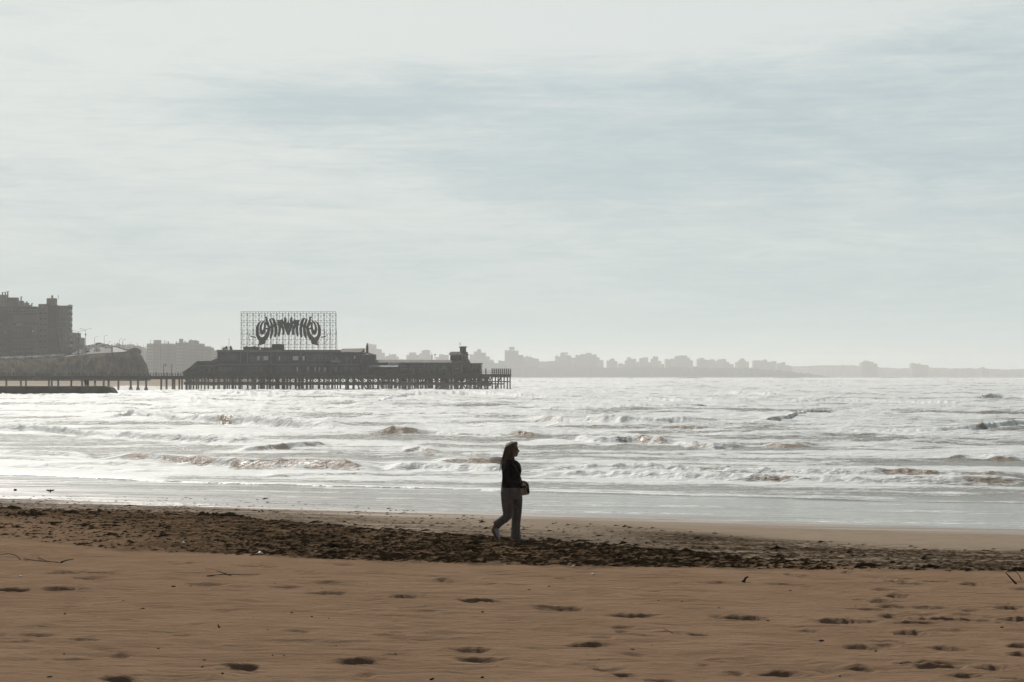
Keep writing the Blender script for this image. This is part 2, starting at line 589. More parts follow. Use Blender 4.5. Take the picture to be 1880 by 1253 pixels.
M['jumper'] = pmat('dark_maroon_knit', (0.016, 0.006, 0.006), (0.008, 0.004, 0.004), 60, 0.95, bump=0.3, bdist=0.003)
M['trouser'] = pmat('taupe_cotton', (0.20, 0.172, 0.152), (0.135, 0.115, 0.10), 14, 0.92, (1, 1, 0.4), bump=0.5, bdist=0.012)
M['shoe'] = pmat('white_leather', (0.50, 0.49, 0.50), (0.40, 0.39, 0.40), 20, 0.6)
M['sole'] = pmat('brown_sole', (0.10, 0.06, 0.05), None, 20, 0.8)
M['bagcloth'] = pmat('cream_canvas', (0.52, 0.45, 0.35), (0.42, 0.36, 0.28), 30, 0.8)
M['bagdark'] = pmat('dark_brown_leather', (0.035, 0.016, 0.012), (0.025, 0.012, 0.01), 30, 0.6)
M['sunglass'] = pmat('black_lens', (0.01, 0.01, 0.01), (0.012, 0.012, 0.012), 3, 0.1, spec=0.8)
M['coat'] = pmat('dark_coat', (0.03, 0.03, 0.036), (0.02, 0.02, 0.022), 3, 0.9)
M['coat2'] = pmat('grey_blue_coat', (0.07, 0.075, 0.09), (0.05, 0.055, 0.065), 3, 0.9)
M['bird'] = pmat('dark_feathers', (0.014, 0.014, 0.016), (0.03, 0.03, 0.032), 12, 0.7)
t = NT('awning_white')
t.put(t.p.inputs['Base Color'], (0.88, 0.89, 0.88))
tr = t.node('ShaderNodeBsdfTranslucent'); tr.inputs[0].default_value = (0.9, 0.91, 0.9, 1)
mx = t.node('ShaderNodeMixShader'); mx.inputs[0].default_value = 0.6
t.l.new(t.p.outputs[0], mx.inputs[1]); t.l.new(tr.outputs[0], mx.inputs[2])
t.l.new(mx.outputs[0], t.n['Material Output'].inputs[0])
M['awning'] = t.m
t = NT('hair')
hn = t.noise(90, (1, 1, 0.12), 4, 0.6, 0.0, True)
t.put(t.p.inputs['Base Color'], t.mix(t.ramp(hn, 0.35, 0.65), (0.065, 0.034, 0.016), (0.19, 0.105, 0.050)))
t.put(t.p.inputs['Roughness'], 0.5)
t.bump(hn, 0.7, 0.006)
M['hair'] = t.m

# ------------------------------------------------------------------ coast geometry
S0 = 48.5                                     # distance (m) from the camera line to the wet edge, along the beach normal
NX, NY = 0.418, 0.908
near_line = [(420, -141.0), (-40, 71.5)]
shore = [(420, -141.0), (-40, 71.5), (-66, 100), (-110, 160), (-150, 250), (-185, 380), (-205, 500), (-190, 590),
         (-150, 640), (-104, 690), (-93, 760), (-108, 900), (-150, 1200), (-225, 1800), (-250, 2400), (-190, 3050),
         (-45, 3550), (130, 3850), (480, 4050), (900, 4250), (1450, 4450), (2200, 4700), (3800, 5000)]
open_sea = [(5600, 5000), (5600, -141)]
S_ARR = np.array(shore, dtype=np.float64)
WP = np.array(shore + open_sea, dtype=np.float64)


def seg_dist(x, y, pts):
    d = np.full(x.shape, 1e9)
    for i in range(len(pts) - 1):
        ax, ay = pts[i]; bx, by = pts[i + 1]
        ex, ey = bx - ax, by - ay
        tt = np.clip(((x - ax) * ex + (y - ay) * ey) / (ex * ex + ey * ey), 0, 1)
        d = np.minimum(d, np.hypot(x - ax - tt * ex, y - ay - tt * ey))
    return d


def inside(x, y, P):
    r = np.zeros(x.shape, dtype=bool)
    n = len(P)
    for i in range(n):
        x0, y0 = P[i]; x1, y1 = P[(i + 1) % n]
        c = ((y0 > y) != (y1 > y))
        with np.errstate(divide='ignore', invalid='ignore'):
            xi = (x1 - x0) * (y - y0) / (y1 - y0 + 1e-12) + x0
        r ^= c & (x < xi)
    return r


def coast_t(x, y):
    """metres seaward of the wet edge of the beach (negative on land)"""
    s = x * NX + y * NY - S0
    near = (y < 66) & (x > -36)
    t = s.copy()
    far = ~near
    if far.any():
        xf, yf = x[far], y[far]
        d = seg_dist(xf, yf, S_ARR)
        t[far] = np.where(inside(xf, yf, WP), d, -d)
    return t


KT = np.array([-400, -70, -48.5, -34.5, -26.5, -19.3, -10.5, -4, 0, 18, 26.5, 51, 150, 600])
KZ = np.array([6.0, 3.6, 2.9, 2.32, 2.06, 1.80, 1.36, 1.06, 0.90, 0.26, -0.05, -1.0, -4, -9])
_tt = np.linspace(-400, 600, 8001)
_zz = np.interp(_tt, KT, KZ)
_k = np.hanning(33); _k /= _k.sum()
_zz[16:-16] = np.convolve(_zz, _k, 'valid')


def base_z(x, y):
    t = coast_t(np.atleast_1d(np.asarray(x, float)), np.atleast_1d(np.asarray(y, float)))
    z = np.interp(t, _tt, _zz)
    yy = np.atleast_1d(np.asarray(y, float))
    # beyond the pier the ground behind the beach stays low and flat
    return np.where((yy > 560) & (t < -20), np.minimum(z, 2.4), z)


def ground_at(px, py):
    """point of the beach seen at a photograph pixel"""
    r = ray(px, py)
    lo, hi = 5.0, 400.0
    ys = np.linspace(lo, hi, 6000)
    xs = r[0] / r[1] * ys
    zs = CAMZ + r[2] / r[1] * ys
    bz = base_z(xs, ys)
    i = int(np.argmax(zs <= bz))
    return float(xs[i]), float(ys[i]), float(bz[i])


# wrack band in photograph pixels: upper and lower edge
UP = np.array([(-400, 926), (0, 932), (150, 937), (330, 941), (400, 944), (470, 953), (560, 962), (700, 972), (850, 984), (940, 991),
               (1100, 1002), (1300, 1018), (1450, 1030), (1600, 1040), (1750, 1046), (1880, 1049), (2300, 1052)], float)
LO = np.array([(-400, 985), (0, 988), (100, 998), (230, 1012), (450, 1020), (640, 1029), (900, 1037), (1100, 1041), (1350, 1044),
               (1600, 1048), (1750, 1050), (1880, 1051), (2300, 1054)], float)

# ------------------------------------------------------------------ sand (one sheet to the far coast)
ang = np.concatenate([np.linspace(-180, -60, 14)[:-1], np.linspace(-60, -17, 60)[:-1], np.linspace(-17, 17, 1240),
                      np.linspace(17, 60, 60)[1:], np.linspace(60, 180, 14)[1:-1]])
ang = np.radians(ang)
rad = np.concatenate([np.linspace(0.4, 12.5, 20)[:-1],
                      # spaced evenly in view of a 2.3-3.6 m high eye
                      1.0 / np.linspace(1 / 12.5, 1 / 70.0, 700),
                      np.geomspace(71, 8400, 200)])
R, A = np.meshgrid(rad, ang, indexing='ij')
X, Y = R * np.sin(A), R * np.cos(A)
t_c = coast_t(X, Y)
Z = np.interp(t_c, _tt, _zz)
Z = np.where((Y > 560) & (t_c < -20), np.minimum(Z, 2.4), Z)
near = (Y > 6) & (Y < 80) & (np.abs(X) < 30)
pxg, pyg = np.full(X.shape, -999.0), np.full(X.shape, -999.0)
pxg[near], pyg[near] = to_px(X[near], Y[near], Z[near])
xn, yn = X, Y
up = np.interp(pxg, UP[:, 0], UP[:, 1])
lo_ = np.interp(pxg, LO[:, 0], LO[:, 1])
wob = fbm(xn * 0.9, yn * 0.6, 4, 31) * 5 + fbm(xn * 5, yn * 3, 3, 33) * 2.5
bandm = np.where(near, sstep(pyg + wob * 0.5, up - 1.5, up + 3) * (1 - sstep(pyg + wob * 0.7, lo_ - 3, lo_ + 3)), 0)
# at the left end the dark rough ground is patchy and fades toward the camera
leftf = 1 - sstep(pxg, 60, 430)
frac = np.clip((pyg - up) / np.maximum(lo_ - up, 1), 0, 1)
bandd = bandm * (1 - leftf * 0.75 * sstep(frac, 0.1, 0.5)) * (1 - 0.72 * sstep(pxg, 1200, 1750)) * (0.72 + 0.28 * sstep(fbm(xn * .7, yn * .5, 4, 45), -.4, .4))
# thin strings of weed on the flat beyond the band, at the right
strk = ridged(xn * 0.13 + yn * 0.05, yn * 2.3, 4, 51, 0.65)
strk2 = fbm(xn * 0.25, yn * 0.5, 3, 55)
zone = np.where(near, sstep(pyg, up - 48, up - 26) * (1 - sstep(pyg, up - 2, up + 5)), 0) * sstep(pxg, 900, 1330)
strings = zone * sstep(strk + 0.35 * strk2, 0.62, 1.10)
strL = ridged(xn * 0.22, yn * 1.7, 4, 58, 0.65)
zl = np.where(near, sstep(pyg, up - 32, up - 10) * (1 - sstep(pyg, up - 2, up + 5)), 0) * (1 - sstep(pxg, 1000, 1400))
strings = np.maximum(strings, zl * sstep(strL, 0.8, 1.3) * 0.7)
Z = Z + strings * 0.018 * (1 + fbm(xn * 8, yn * 6, 2, 60))
# soft dry sand: wind ripples and swells
dryz = np.where(near, sstep(pyg, lo_ - 2, lo_ + 10), 0)
warp = fbm(xn * 0.5, yn * 0.5, 3, 3) * 0.6
rip = perlin(xn * 0.9 + yn * 0.5 + warp, yn * 3.2 + xn * 0.75 + warp * 2, 5)
rip2 = perlin(xn * 2.1 + yn * 0.9, yn * 6.5 + xn * 1.1 + warp * 3, 9)
rip = np.sign(rip) * np.abs(rip) ** 0.8
Z = Z + dryz * (0.018 * fbm(xn * 0.35, yn * 0.5, 3, 13) + 0.0165 * rip * (0.5 + 1.0 * sstep(warp, -0.4, 0.6)) + 0.0075 * rip2 + 0.0022 * fbm(xn * 9, yn * 9, 2, 17))
# rough trampled weed band
rough = fbm(xn * 2.6, yn * 1.8, 5, 41, 0.62)
lump = np.maximum(0, fbm(xn * 1.1, yn * 0.8, 3, 43)) ** 1.5
amp = bandm * (1 - 0.35 * leftf) * (1 - 0.6 * sstep(pxg, 1200, 1750))
Z = Z + amp * (0.028 * rough + 0.030 * lump + 0.012 * ridged(xn * 9, yn * 5, 2, 47))
# damp flat beyond the band
flat = np.where(near, (1 - sstep(pyg, up - 4, up + 1)), 0) * (t_c < 30)
Z = Z + flat * (0.0035 * fbm(xn * 0.7, yn * 4.0, 4, 61)) * (1 - sstep(t_c, -3, 6) * 0.75)

# footprints and hollows: (px, py, width px, length m, depth m, side shift)
FP = [(520, 1079, 44, .45, .035), (598, 1089, 56, .6, .06), (752, 1098, 62, .5, .065), (880, 1108, 62, .55, .085), (1032, 1118, 76, .6, .055),
      (1162, 1131, 74, .45, .07), (1358, 1135, 92, .5, .06), (1548, 1140, 100, .55, .07), (1745, 1139, 130, .42, .085), (1870, 1140, 60, .4, .07),
      (1283, 1170, 60, .4, .07), (1487, 1160, 64, .35, .06), (1088, 1187, 66, .36, .065), (868, 1197, 66, .4, .06), (880, 1211, 74, .35, .055),
      (660, 1216, 78, .4, .07), (437, 1228, 52, .35, .07), (222, 1249, 62, .35, .08), (118, 1085, 74, .6, .075), (18, 1087, 52, .55, .075),
      (115, 1053, 48, .5, .06), (175, 1053, 60, .4, .045), (166, 1063, 50, .45, .04), (382, 1076, 56, .5, .045), (60, 1166, 44, .3, .04),
      (155, 1177, 50, .3, .04), (1650, 1069, 42, .6, .07), (1608, 1081, 44, .6, .045), (1650, 1096, 44, .6, .06), (1640, 1115, 44, .55, .075),
      (1675, 1164, 46, .45, .075), (1738, 1192, 62, .45, .07), (1730, 1224, 66, .42, .085), (1668, 1218, 44, .3, .05), (1828, 1226, 56, .45, .085),
      (1870, 1201, 34, .35, .06), (1678, 1147, 70, .3, .06), (1325, 1071, 66, .6, .045), (1430, 1074, 50, .4, .035), (1560, 1052, 24, .5, .05),
      (1455, 1055, 22, .5, .04), (1480, 1059, 28, .5, .04), (1785, 1074, 40, .4, .045), (815, 1065, 30, .5, .05), (780, 1035, 40, .4, .03),
      (695, 1052, 36, .4, .03), (1030, 1062, 28, .4, .05), (1120, 1226, 48, .35, .055), (1150, 1243, 40, .3, .055), (1430, 1233, 56, .3, .06),
      (560, 1051, 44, .4, .035), (640, 1037, 44, .4, .035), (470, 1041, 66, .4, .04), (340, 1038, 34, .4, .03), (730, 1201, 36, .3, .04),
      (1140, 1153, 36, .4, .045), (1145, 1163, 24, .3, .04), (1240, 1050, 40, .4, .03), (600, 1071, 40, .4, .04), (900, 1070, 26, .4, .03),
      (1690, 1130, 40, .3, .04), (1785, 1124, 30, .3, .03), (1775, 1240, 60, .4, .05), (1860, 1248, 46, .35, .05)]
ri, ra_ = rad, ang
for k in range(26):
    fx_, fy_ = 1560 + 330 * rnd.random(), 1062 + 185 * rnd.random()
    FP.append((fx_, fy_, rnd.uniform(24, 62), rnd.uniform(.25, .45), rnd.uniform(.03, .065)))
for k in range(16):
    FP.append((rnd.uniform(0, 1500), 1150 + 100 * rnd.random(), rnd.uniform(24, 50), rnd.uniform(.25, .4), rnd.uniform(.02, .045)))
for k, (fx, fy, w, ln, dep) in enumerate(FP):
    gx, gy, gz = ground_at(fx, fy)
    d = math.hypot(gx, gy)
    a = w * d / F * 0.50
    b = ln * 0.33
    i0, i1 = np.searchsorted(ri, [d - 1.6, d + 1.6])
    th = math.atan2(gx, gy)
    j0, j1 = np.searchsorted(ra_, [th - 1.6 / d, th + 1.6 / d])
    sx, sy = X[i0:i1, j0:j1] - gx, Y[i0:i1, j0:j1] - gy
    tl = rnd.uniform(-0.35, 0.25)
    n_ = fbm(sx * 3 + k * 3.7, sy * 3, 3, 71) * 0.42
    u = (sx * math.cos(tl) + sy * math.sin(tl)) / a + n_
    v = (-sx * math.sin(tl) + sy * math.cos(tl)) / b + n_
    # second lobe: the heel or toe of the print
    off = rnd.choice([-1, 1]) * 0.55
    r2 = u * u + v * v
    vv = v + 0.25 * np.abs(u) ** 1.5 + 0.22 * perlin(sx * 9 + k, sy * 6, 73)
    core = sstep(vv, -1.35, 0.25) * (1 - sstep(vv, 0.42, 0.80))
    hole = np.exp(-(np.abs(u) ** 2.6)) * core * 0.85 + np.exp(-(((u - off) / 0.5) ** 2 + ((v - 0.1) / 0.45) ** 2)) * 0.35
    rim = np.exp(-((vv - 1.05) / 0.30) ** 2 - (u / 1.15) ** 2) + 0.35 * np.exp(-((np.sqrt(r2) - 1.5) / 0.35) ** 2)
    lumps = 0.10 * fbm(sx * 12 + k, sy * 9, 2, 75) * np.exp(-(r2 / 2.2) ** 2)
    Z[i0:i1, j0:j1] += dep * (0.80 if fy < 1150 else 0.58) * (-hole + 0.40 * rim + 1.8 * lumps)
    # slump the crisp edge on one side
# extra small random dents
for k in range(230):
    px_, py_ = rnd.uniform(-60, 1940), 1045 + 205 * rnd.random() ** 1.3
    if py_ < np.interp(px_, LO[:, 0], LO[:, 1]) + 4: continue
    gx, gy, gz = ground_at(px_, py_)
    d = math.hypot(gx, gy)
    a, b, dep = rnd.uniform(.06, .24), rnd.uniform(.08, .2), rnd.uniform(.006, .026)
    i0, i1 = np.searchsorted(ri, [d - .7, d + .7]); th = math.atan2(gx, gy)
    j0, j1 = np.searchsorted(ra_, [th - .7 / d, th + .7 / d])
    sx, sy = X[i0:i1, j0:j1] - gx, Y[i0:i1, j0:j1] - gy
    Z[i0:i1, j0:j1] -= dep * np.exp(-((sx / a) ** 2 + ((sy + .25 * sx) / b) ** 2)) * (1 if rnd.random() < .75 else -.7)

wetv = sstep(t_c + fbm(xn * 0.10, yn * 0.55, 4, 81, .6) * 2.4, -9.0, 2.0)
dampv = np.where(near, 1 - sstep(pyg, up - 2, up + 6), 1.0)
darkv = np.clip(bandd * 0.95 + strings * 1.1, 0, 1)
Zsand = Z
o = grid_mesh('sand', np.stack([X, Y, Z], -1), len(rad), len(ang), M['sand'], {'wet': wetv, 'dark': darkv, 'damp': dampv}, wrap=True)
tag(o, kind='structure')


def zs_at(x, y):
    """height of the built sand at a point (bilinear)"""
    d, th = math.hypot(x, y), math.atan2(x, y)
    i = min(max(int(np.searchsorted(rad, d)) - 1, 0), len(rad) - 2)
    j = min(max(int(np.searchsorted(ang, th)) - 1, 0), len(ang) - 2)
    fi, fj = (d - rad[i]) / (rad[i + 1] - rad[i]), (th - ang[j]) / (ang[j + 1] - ang[j])
    return float(Zsand[i, j] * (1 - fi) * (1 - fj) + Zsand[i + 1, j] * fi * (1 - fj) + Zsand[i, j + 1] * (1 - fi) * fj + Zsand[i + 1, j + 1] * fi * fj)


# ------------------------------------------------------------------ sea
angw = np.radians(np.concatenate([np.linspace(-60, -17, 60)[:-1], np.linspace(-17, 17, 1150), np.linspace(17, 60, 60)[1:]]))
radw = 1.0 / np.linspace(1 / 44.0, 1 / 700.0, 1100)
radw = np.concatenate([radw, np.geomspace(710, 6200, 170)])
R, A = np.meshgrid(radw, angw, indexing='ij')
X, Y = R * np.sin(A), R * np.cos(A)
t_w = coast_t(X, Y)
pxw = CX + F * X / (Y * math.cos(TH))
seabed = np.interp(t_w, _tt, _zz)
# background chop, growing with depth of water
dep_f = sstep(t_w, 24, 110)
sp = fbm(X * 0.02, Y * 0.02, 3, 101)
ux, uy = X * 0.96 - Y * 0.22, Y * 0.96 + X * 0.22
sw1 = ridged(ux * 0.020 + sp, uy * 0.055 + sp, 3, 103, 0.5)
sw2 = ridged(ux * 0.07, uy * 0.16 + sp, 3, 107, 0.55)
sw3 = fbm(ux * 0.35, uy * 0.8, 4, 109, 0.6)
H = dep_f * (0.34 * sw1 + 0.17 * sw2 + 0.09 * sw3) + (1 - dep_f) * 0.012 * sw3 + 0.05
far_amp = 1 + 0.5 * sstep(R, 350, 1200)
H = H * far_amp
foam = 0.15 + 0.30 * dep_f + 0.30 * sstep(sw1 + 0.5 * sw2, 0.7, 1.5)
# long streaks of foam lying along the swell
st = fbm(ux * 0.018, uy * 0.11, 5, 121, 0.62)
foam += 0.42 * st * sstep(t_w, 14, 30)
st2 = fbm(ux * 0.05, uy * 0.5, 4, 127, 0.6)
foam += 0.22 * st2 * (1 - sstep(R, 150, 420))
face = np.zeros_like(H)
# breakers: crest line as photograph pixels (at sea level), height m, foam 0-1, brown face 0-1
BR = [
    ([(175, 776), (215, 774), (245, 768), (330, 779), (480, 789), (560, 792), (650, 796)], .95, .80),
    ([(-60, 795), (60, 796), (160, 806), (300, 815), (420, 819), (500, 820)], .55, .85),
    ([(180, 848), (230, 850), (300, 853), (380, 858), (440, 862), (600, 866), (700, 870)], .62, .10),
    ([(700, 866), (860, 868), (950, 871)], .34, .85),
    ([(430, 836), (480, 832), (540, 826), (610, 824)], .40, .5),
    ([(670, 808), (720, 806), (800, 805), (870, 808), (930, 809), (1015, 812)], .75, .30),
    ([(735, 836), (770, 833), (810, 838)], .36, .3),
    ([(795, 858), (840, 857), (900, 858), (950, 853)], .42, .12),
    ([(960, 780), (1040, 783), (1140, 786), (1200, 784), (1300, 783)], .80, .8),
    ([(1045, 814), (1090, 820), (1160, 819), (1240, 824)], .60, .25),
    ([(1200, 799), (1250, 800), (1310, 800)], .55, .2),
    ([(1235, 826), (1310, 832), (1365, 831)], .42, .75),
    ([(1400, 828), (1440, 832), (1490, 832)], .38, .35),
    ([(1390, 786), (1440, 781), (1490, 768), (1545, 766)], .75, .35),
    ([(1500, 801), (1580, 803), (1700, 804), (1790, 802), (1880, 795), (1960, 792)], .80, .78),
    ([(1735, 850), (1790, 848), (1830, 852), (1875, 852)], .42, .22),
    ([(950, 876), (1100, 878), (1240, 881), (1500, 886), (1700, 890), (1940, 893)], .36, .75),
    ([(960, 868), (1100, 870), (1300, 874), (1600, 879), (1940, 884)], .42, .75),
    ([(1790, 738), (1840, 734), (1900, 735)], 1.2, .4),
    ([(690, 742), (760, 730), (860, 728), (960, 733), (1020, 736)], 1.0, .95),
    ([(560, 732), (590, 729), (630, 731)], 1.1, .4),
    ([(330, 742), (400, 740), (470, 742)], .8, .7),
    ([(380, 731), (520, 729), (640, 727)], .9, .95),
    ([(-40, 733), (60, 735), (200, 734), (260, 727)], .9, .95),
    ([(1020, 760), (1200, 757), (1330, 752)], .7, .8),
    ([(1330, 726), (1400, 730), (1440, 731)], 1.0, .5),
    ([(1420, 747), (1600, 744), (1800, 750)], .8, .9),
    ([(760, 770), (860, 766), (960, 768)], .55, .9),
    ([(1130, 738), (1300, 742)], .8, .6),
    ([(-60, 836), (100, 840), (180, 846)], .3, .9),
]
# many lesser crests between the named breakers
for k in range(70):
    y_c = 708 + 172 * rnd.random() ** 1.2
    x_c = rnd.uniform(-60, 1940)
    L_ = rnd.uniform(60, 280) * (0.6 if y_c < 745 else 1)
    tl = rnd.uniform(-.02, .05)
    D_ = CAMZ * F / (y_c - HY)
    BR.append(([(x_c - L_, y_c - tl * L_ + rnd.uniform(-2, 2)), (x_c, y_c), (x_c + L_, y_c + tl * L_ + rnd.uniform(-2, 2))],
               rnd.uniform(.12, .28) * min(2.2, max(.7, D_ / 150)), rnd.choice((.45, .55, .7, .8, .9))))
pxa = CX + F * np.tan(angw) / math.cos(TH)
for k, (pl, h, fo_) in enumerate(BR):
    if k < 30: h = h * 1.04
    P = np.array(pl, float)
    j0, j1 = np.searchsorted(pxa, [P[0, 0] - 8, P[-1, 0] + 8])
    Dl = CAMZ * F / (P[:, 1] - HY)
    wf, wb = 0.45 + 0.65 * h, 2.5 + 6.5 * h
    i0, i1 = np.searchsorted(radw, [Dl.min() * 0.97 - wf * 6 - 6, Dl.max() * 1.04 + wb * 3.6 + 6])
    W = (slice(i0, i1), slice(j0, j1))
    Xs, Ys, pw, Rs = X[W], Y[W], pxw[W], R[W]
    Dc = CAMZ * F / (np.interp(pw, P[:, 0], P[:, 1]) - HY)
    Dc = Dc / np.cos(np.arctan((pw - CX) / F))
    wobx = fbm(Xs * 0.10 + k * 7.1, Xs * 0.03 + k, 3, 131) * 1.4 + fbm(Xs * 0.5 + k * 3.1, Ys * 0.05, 3, 133) * 0.35
    u = Rs - Dc + wobx * np.clip(Dc / 110, 0.5, 3)
    tp = (P[-1, 0] - P[0, 0])
    tpr = sstep(pw, P[0, 0] - 5, P[0, 0] + 0.12 * tp + 10) * (1 - sstep(pw, P[-1, 0] - 0.12 * tp - 10, P[-1, 0] + 5))
    hm = h * tpr * np.clip(0.88 + 0.30 * perlin(Xs * 0.07 + k * 5.3, Ys * 0.0 + k, 137) + 0.10 * perlin(Xs * 0.45 + k, Ys * 0.0 + k, 138), 0.2, 1.4)
    shp = np.where(u < 0, np.exp(-(np.abs(u) / wf) ** 2.2), np.exp(-(np.maximum(u, 0) / wb) ** 1.3))
    fr = np.exp(-((u + wf * 0.6) / (wf * 1.2)) ** 2) * tpr        # the face toward the shore
    face[W] = np.maximum(face[W], fr)
    ff = fbm(Xs * 0.6, Ys * 0.4, 3, 141 + k) * 0.35
    # churned white trail behind the crest and foam pushed ahead of the toe; thin white crest line paints its backlit rim
    foam[W] += fr * ((fo_ - 0.62) * 1.15 + ff) + tpr * 0.30 * np.exp(-((u - .5) / .6) ** 2) + tpr * 0.22 * np.exp(-((u - wb * 0.9) / (wb * 0.9)) ** 2) \
        + tpr * 0.34 * fo_ * np.exp(-((u + wf * 2.6) / (wf * 1.5)) ** 2)
    H[W] = np.maximum(H[W], 0.0) * (1 - 0.6 * shp * np.minimum(tpr, 1)) + hm * shp + fr * (0.35 + fo_) * h * 0.20 * fbm(Xs * 1.3, Ys * 0.9, 3, 151)
# thin swash film climbing the beach
film_edge = 18 + 2.6 * fbm(X * 0.03, Y * 0.02, 3, 161) + 0.9 * fbm(X * 0.16, Y * 0.05, 3, 163) + 0.25 * perlin(X * 0.8, Y * 0.2, 165)
ex = np.interp(pxw, [-400, 0, 270, 480, 700, 1000, 1400, 1900], [4, 4.0, 1.5, 0.5, 0, 0, 0.5, 1.0])
film_edge = film_edge + ex * 1.2
inshore = 1 - sstep(t_w, film_edge + 8, film_edge + 24)
zw = H * sstep(t_w, film_edge, film_edge + 10) + np.maximum(seabed + 0.02, 0) * inshore
edge = np.exp(-((t_w - film_edge - 0.5) / 0.55) ** 2) * (0.7 + 0.5 * perlin(X * 0.5, Y * 0.3, 167))
zw += 0.05 * edge
# the last thin sheet of water draining over the wet sand, in patches
ffn = fbm(X * 0.05 + 3, Y * 0.45, 4, 171, 0.6) + 0.18 * fbm(X * 0.9, Y * 2.5, 3, 173) + np.interp(pxw, [-400, 200, 700, 1200, 1900], [-0.50, -0.40, -0.12, 0.35, 0.45]) + 0.55 * sstep(t_w, 6, 18) + 0.7 * np.exp(-((t_w - 0.5) / 1.6) ** 2)
ffn = np.where(t_w < 4, ffn - (4 - t_w) * 0.16, ffn)
lace = ridged(X * 0.10 + 0.3 * fbm(X * .2, Y * .6, 2, 175), Y * 0.9, 3, 177, 0.6)
zw = np.where(t_w < film_edge, np.where(t_w > -3, seabed + np.clip(0.010 * ffn, -0.03, 0.012), seabed - 0.3), zw)
film = (t_w < film_edge) & (t_w > -3)
far_l = (Y > 300)
zw = np.where(far_l & (t_w < 6), -0.5, np.where(far_l, H * sstep(t_w, 4, 60), zw))
foam = np.where(film, -0.42 + 0.85 * sstep(lace, 0.75, 1.25) * sstep(perlin(X * .06, Y * .3, 179), -.3, .3) + 0.45 * np.exp(-(ffn / 0.10) ** 2) + 0.2 * sstep(t_w, film_edge - 3, film_edge), foam)
foam += 0.42 * edge + 0.22 * (inshore * sstep(t_w, film_edge, film_edge + 3)) + np.where(far_l, 0.5 * np.exp(-((t_w - 22) / 16) ** 2), 0)
o = grid_mesh('sea', np.stack([X, Y, zw], -1), len(radw), len(angw), M['sea'], {'foam': np.clip(foam, -1, 1.6), 'face': face, 'calm': np.where(Y > 300, 0, 1 - sstep(t_w, film_edge - 1, film_edge + 6))})
tag(o, kind='structure')

# ------------------------------------------------------------------ weed litter in the band (countless: one object)
n = 26000
px_ = rng.uniform(-60, 1940, n)
upv, lov = np.interp(px_, UP[:, 0], UP[:, 1]), np.interp(px_, LO[:, 0], LO[:, 1])
fr_ = rng.random(n) ** 1.15
py_ = upv + (lov - upv) * fr_
keep = rng.random(n) < np.clip((lov - upv + 6) / 52, .25, 1) * np.where(px_ < 430, 0.2 + 0.5 * (1 - fr_), 0.9 - 0.80 * sstep(px_, 1150, 1700)) * (0.35 + 0.65 * sstep(fbm(px_ * .02, py_ * .15, 3, 91), -.5, .3))
# plus strings beyond the band
m2 = 1700
pxs = rng.uniform(0, 1900, m2)
pys = np.interp(pxs, UP[:, 0], UP[:, 1]) - rng.random(m2) ** 1.6 * 40
k2 = rng.random(m2) < np.where(pxs > 1150, .45, .8)
pxs, pys = pxs[k2], pys[k2]
px_ = np.concatenate([px_[keep], pxs]); py_ = np.concatenate([py_[keep], pys])
# inverse projection on the beach profile through a lookup along the normal
th0 = math.cos(TH); 
bb = (CY - py_) / F
ry_, rz_ = math.cos(TH) - math.sin(TH) * bb, math.sin(TH) + math.cos(TH) * bb
kx = ((px_ - CX) / F) / ry_
yy = np.full(len(px_), 30.0)
for _ in range(8):
    yy = (np.interp(kx * yy * NX + yy * NY - S0, _tt, _zz) - CAMZ) * ry_ / rz_
ok = (yy > 15) & (yy < 60)
vs, fs = [], []
for k_, yv in zip(kx[ok].tolist(), yy[ok].tolist()):
    xx, yy = k_ * yv, yv
    zz = zs_at(xx, yy)
    s = rnd.uniform(.010, .034) * (1.0 if rnd.random() < .93 else 1.9)
    th = rnd.uniform(-0.6, 0.6)
    L = s * rnd.uniform(1.2, 3.2)
    cx_, sx_ = math.cos(th) * L, math.sin(th) * L
    hgt = s * rnd.uniform(.3, 1.0)
    b0 = len(vs)
    w_ = s * .35
    vs += [(xx - cx_, yy - sx_, zz - .004), (xx - cx_ * .3, yy - sx_ * .3 - w_, zz + .002), (xx + cx_ * .2, yy - w_, zz + hgt * .3), (xx + cx_, yy + sx_, zz + rnd.uniform(0, .6) * hgt),
           (xx - cx_ * .2, yy + w_ * .3, zz + hgt), (xx + cx_ * .3, yy + sx_ + w_, zz + .3 * hgt)]
    fs += [(b0, b0 + 1, b0 + 4), (b0 + 1, b0 + 2, b0 + 4), (b0 + 2, b0 + 3, b0 + 4), (b0 + 4, b0 + 3, b0 + 5), (b0, b0 + 4, b0 + 5)]
mb = MB(); mb.v, mb.f = vs, fs
tag(mb.build('seaweed', M['weed']), 'band of dark seaweed wrack strewn across the beach', 'seaweed', kind='stuff')

# ------------------------------------------------------------------ pier (600 m away)
YP = 600.0
zp = lambda py, Y=YP: PZ(py, Y)
xp = lambda px, Y=YP: PX(px, Y)
DECK = zp(687.2)
pier = thing('pier', 'long dark timber and concrete fishing pier on rows of piles above the surf', 'pier', (xp(640), YP, 0))
PO = Vector(pier.location)


def pbox(px0, px1, py0, py1, y0, y1, org=PO, mb=None):
    mb = mb or MB(org)
    a, b = sorted((zp(py0), zp(py1)))
    return mb.box(xp(px0), xp(px1), YP + y0, YP + y1, a, b)


# deck: narrow walkway then the wide platform
mb = MB(PO)
pbox(-260, 338, 690.4, 695.6, 3, 8, mb=mb)
pbox(338.05, 900, 687.2, 692.0, -1.2, 19, mb=mb)
pbox(900.05, 938.5, 687.2, 691.2, 0, 15, mb=mb)
mb.build('deck', M['deck'], pier)
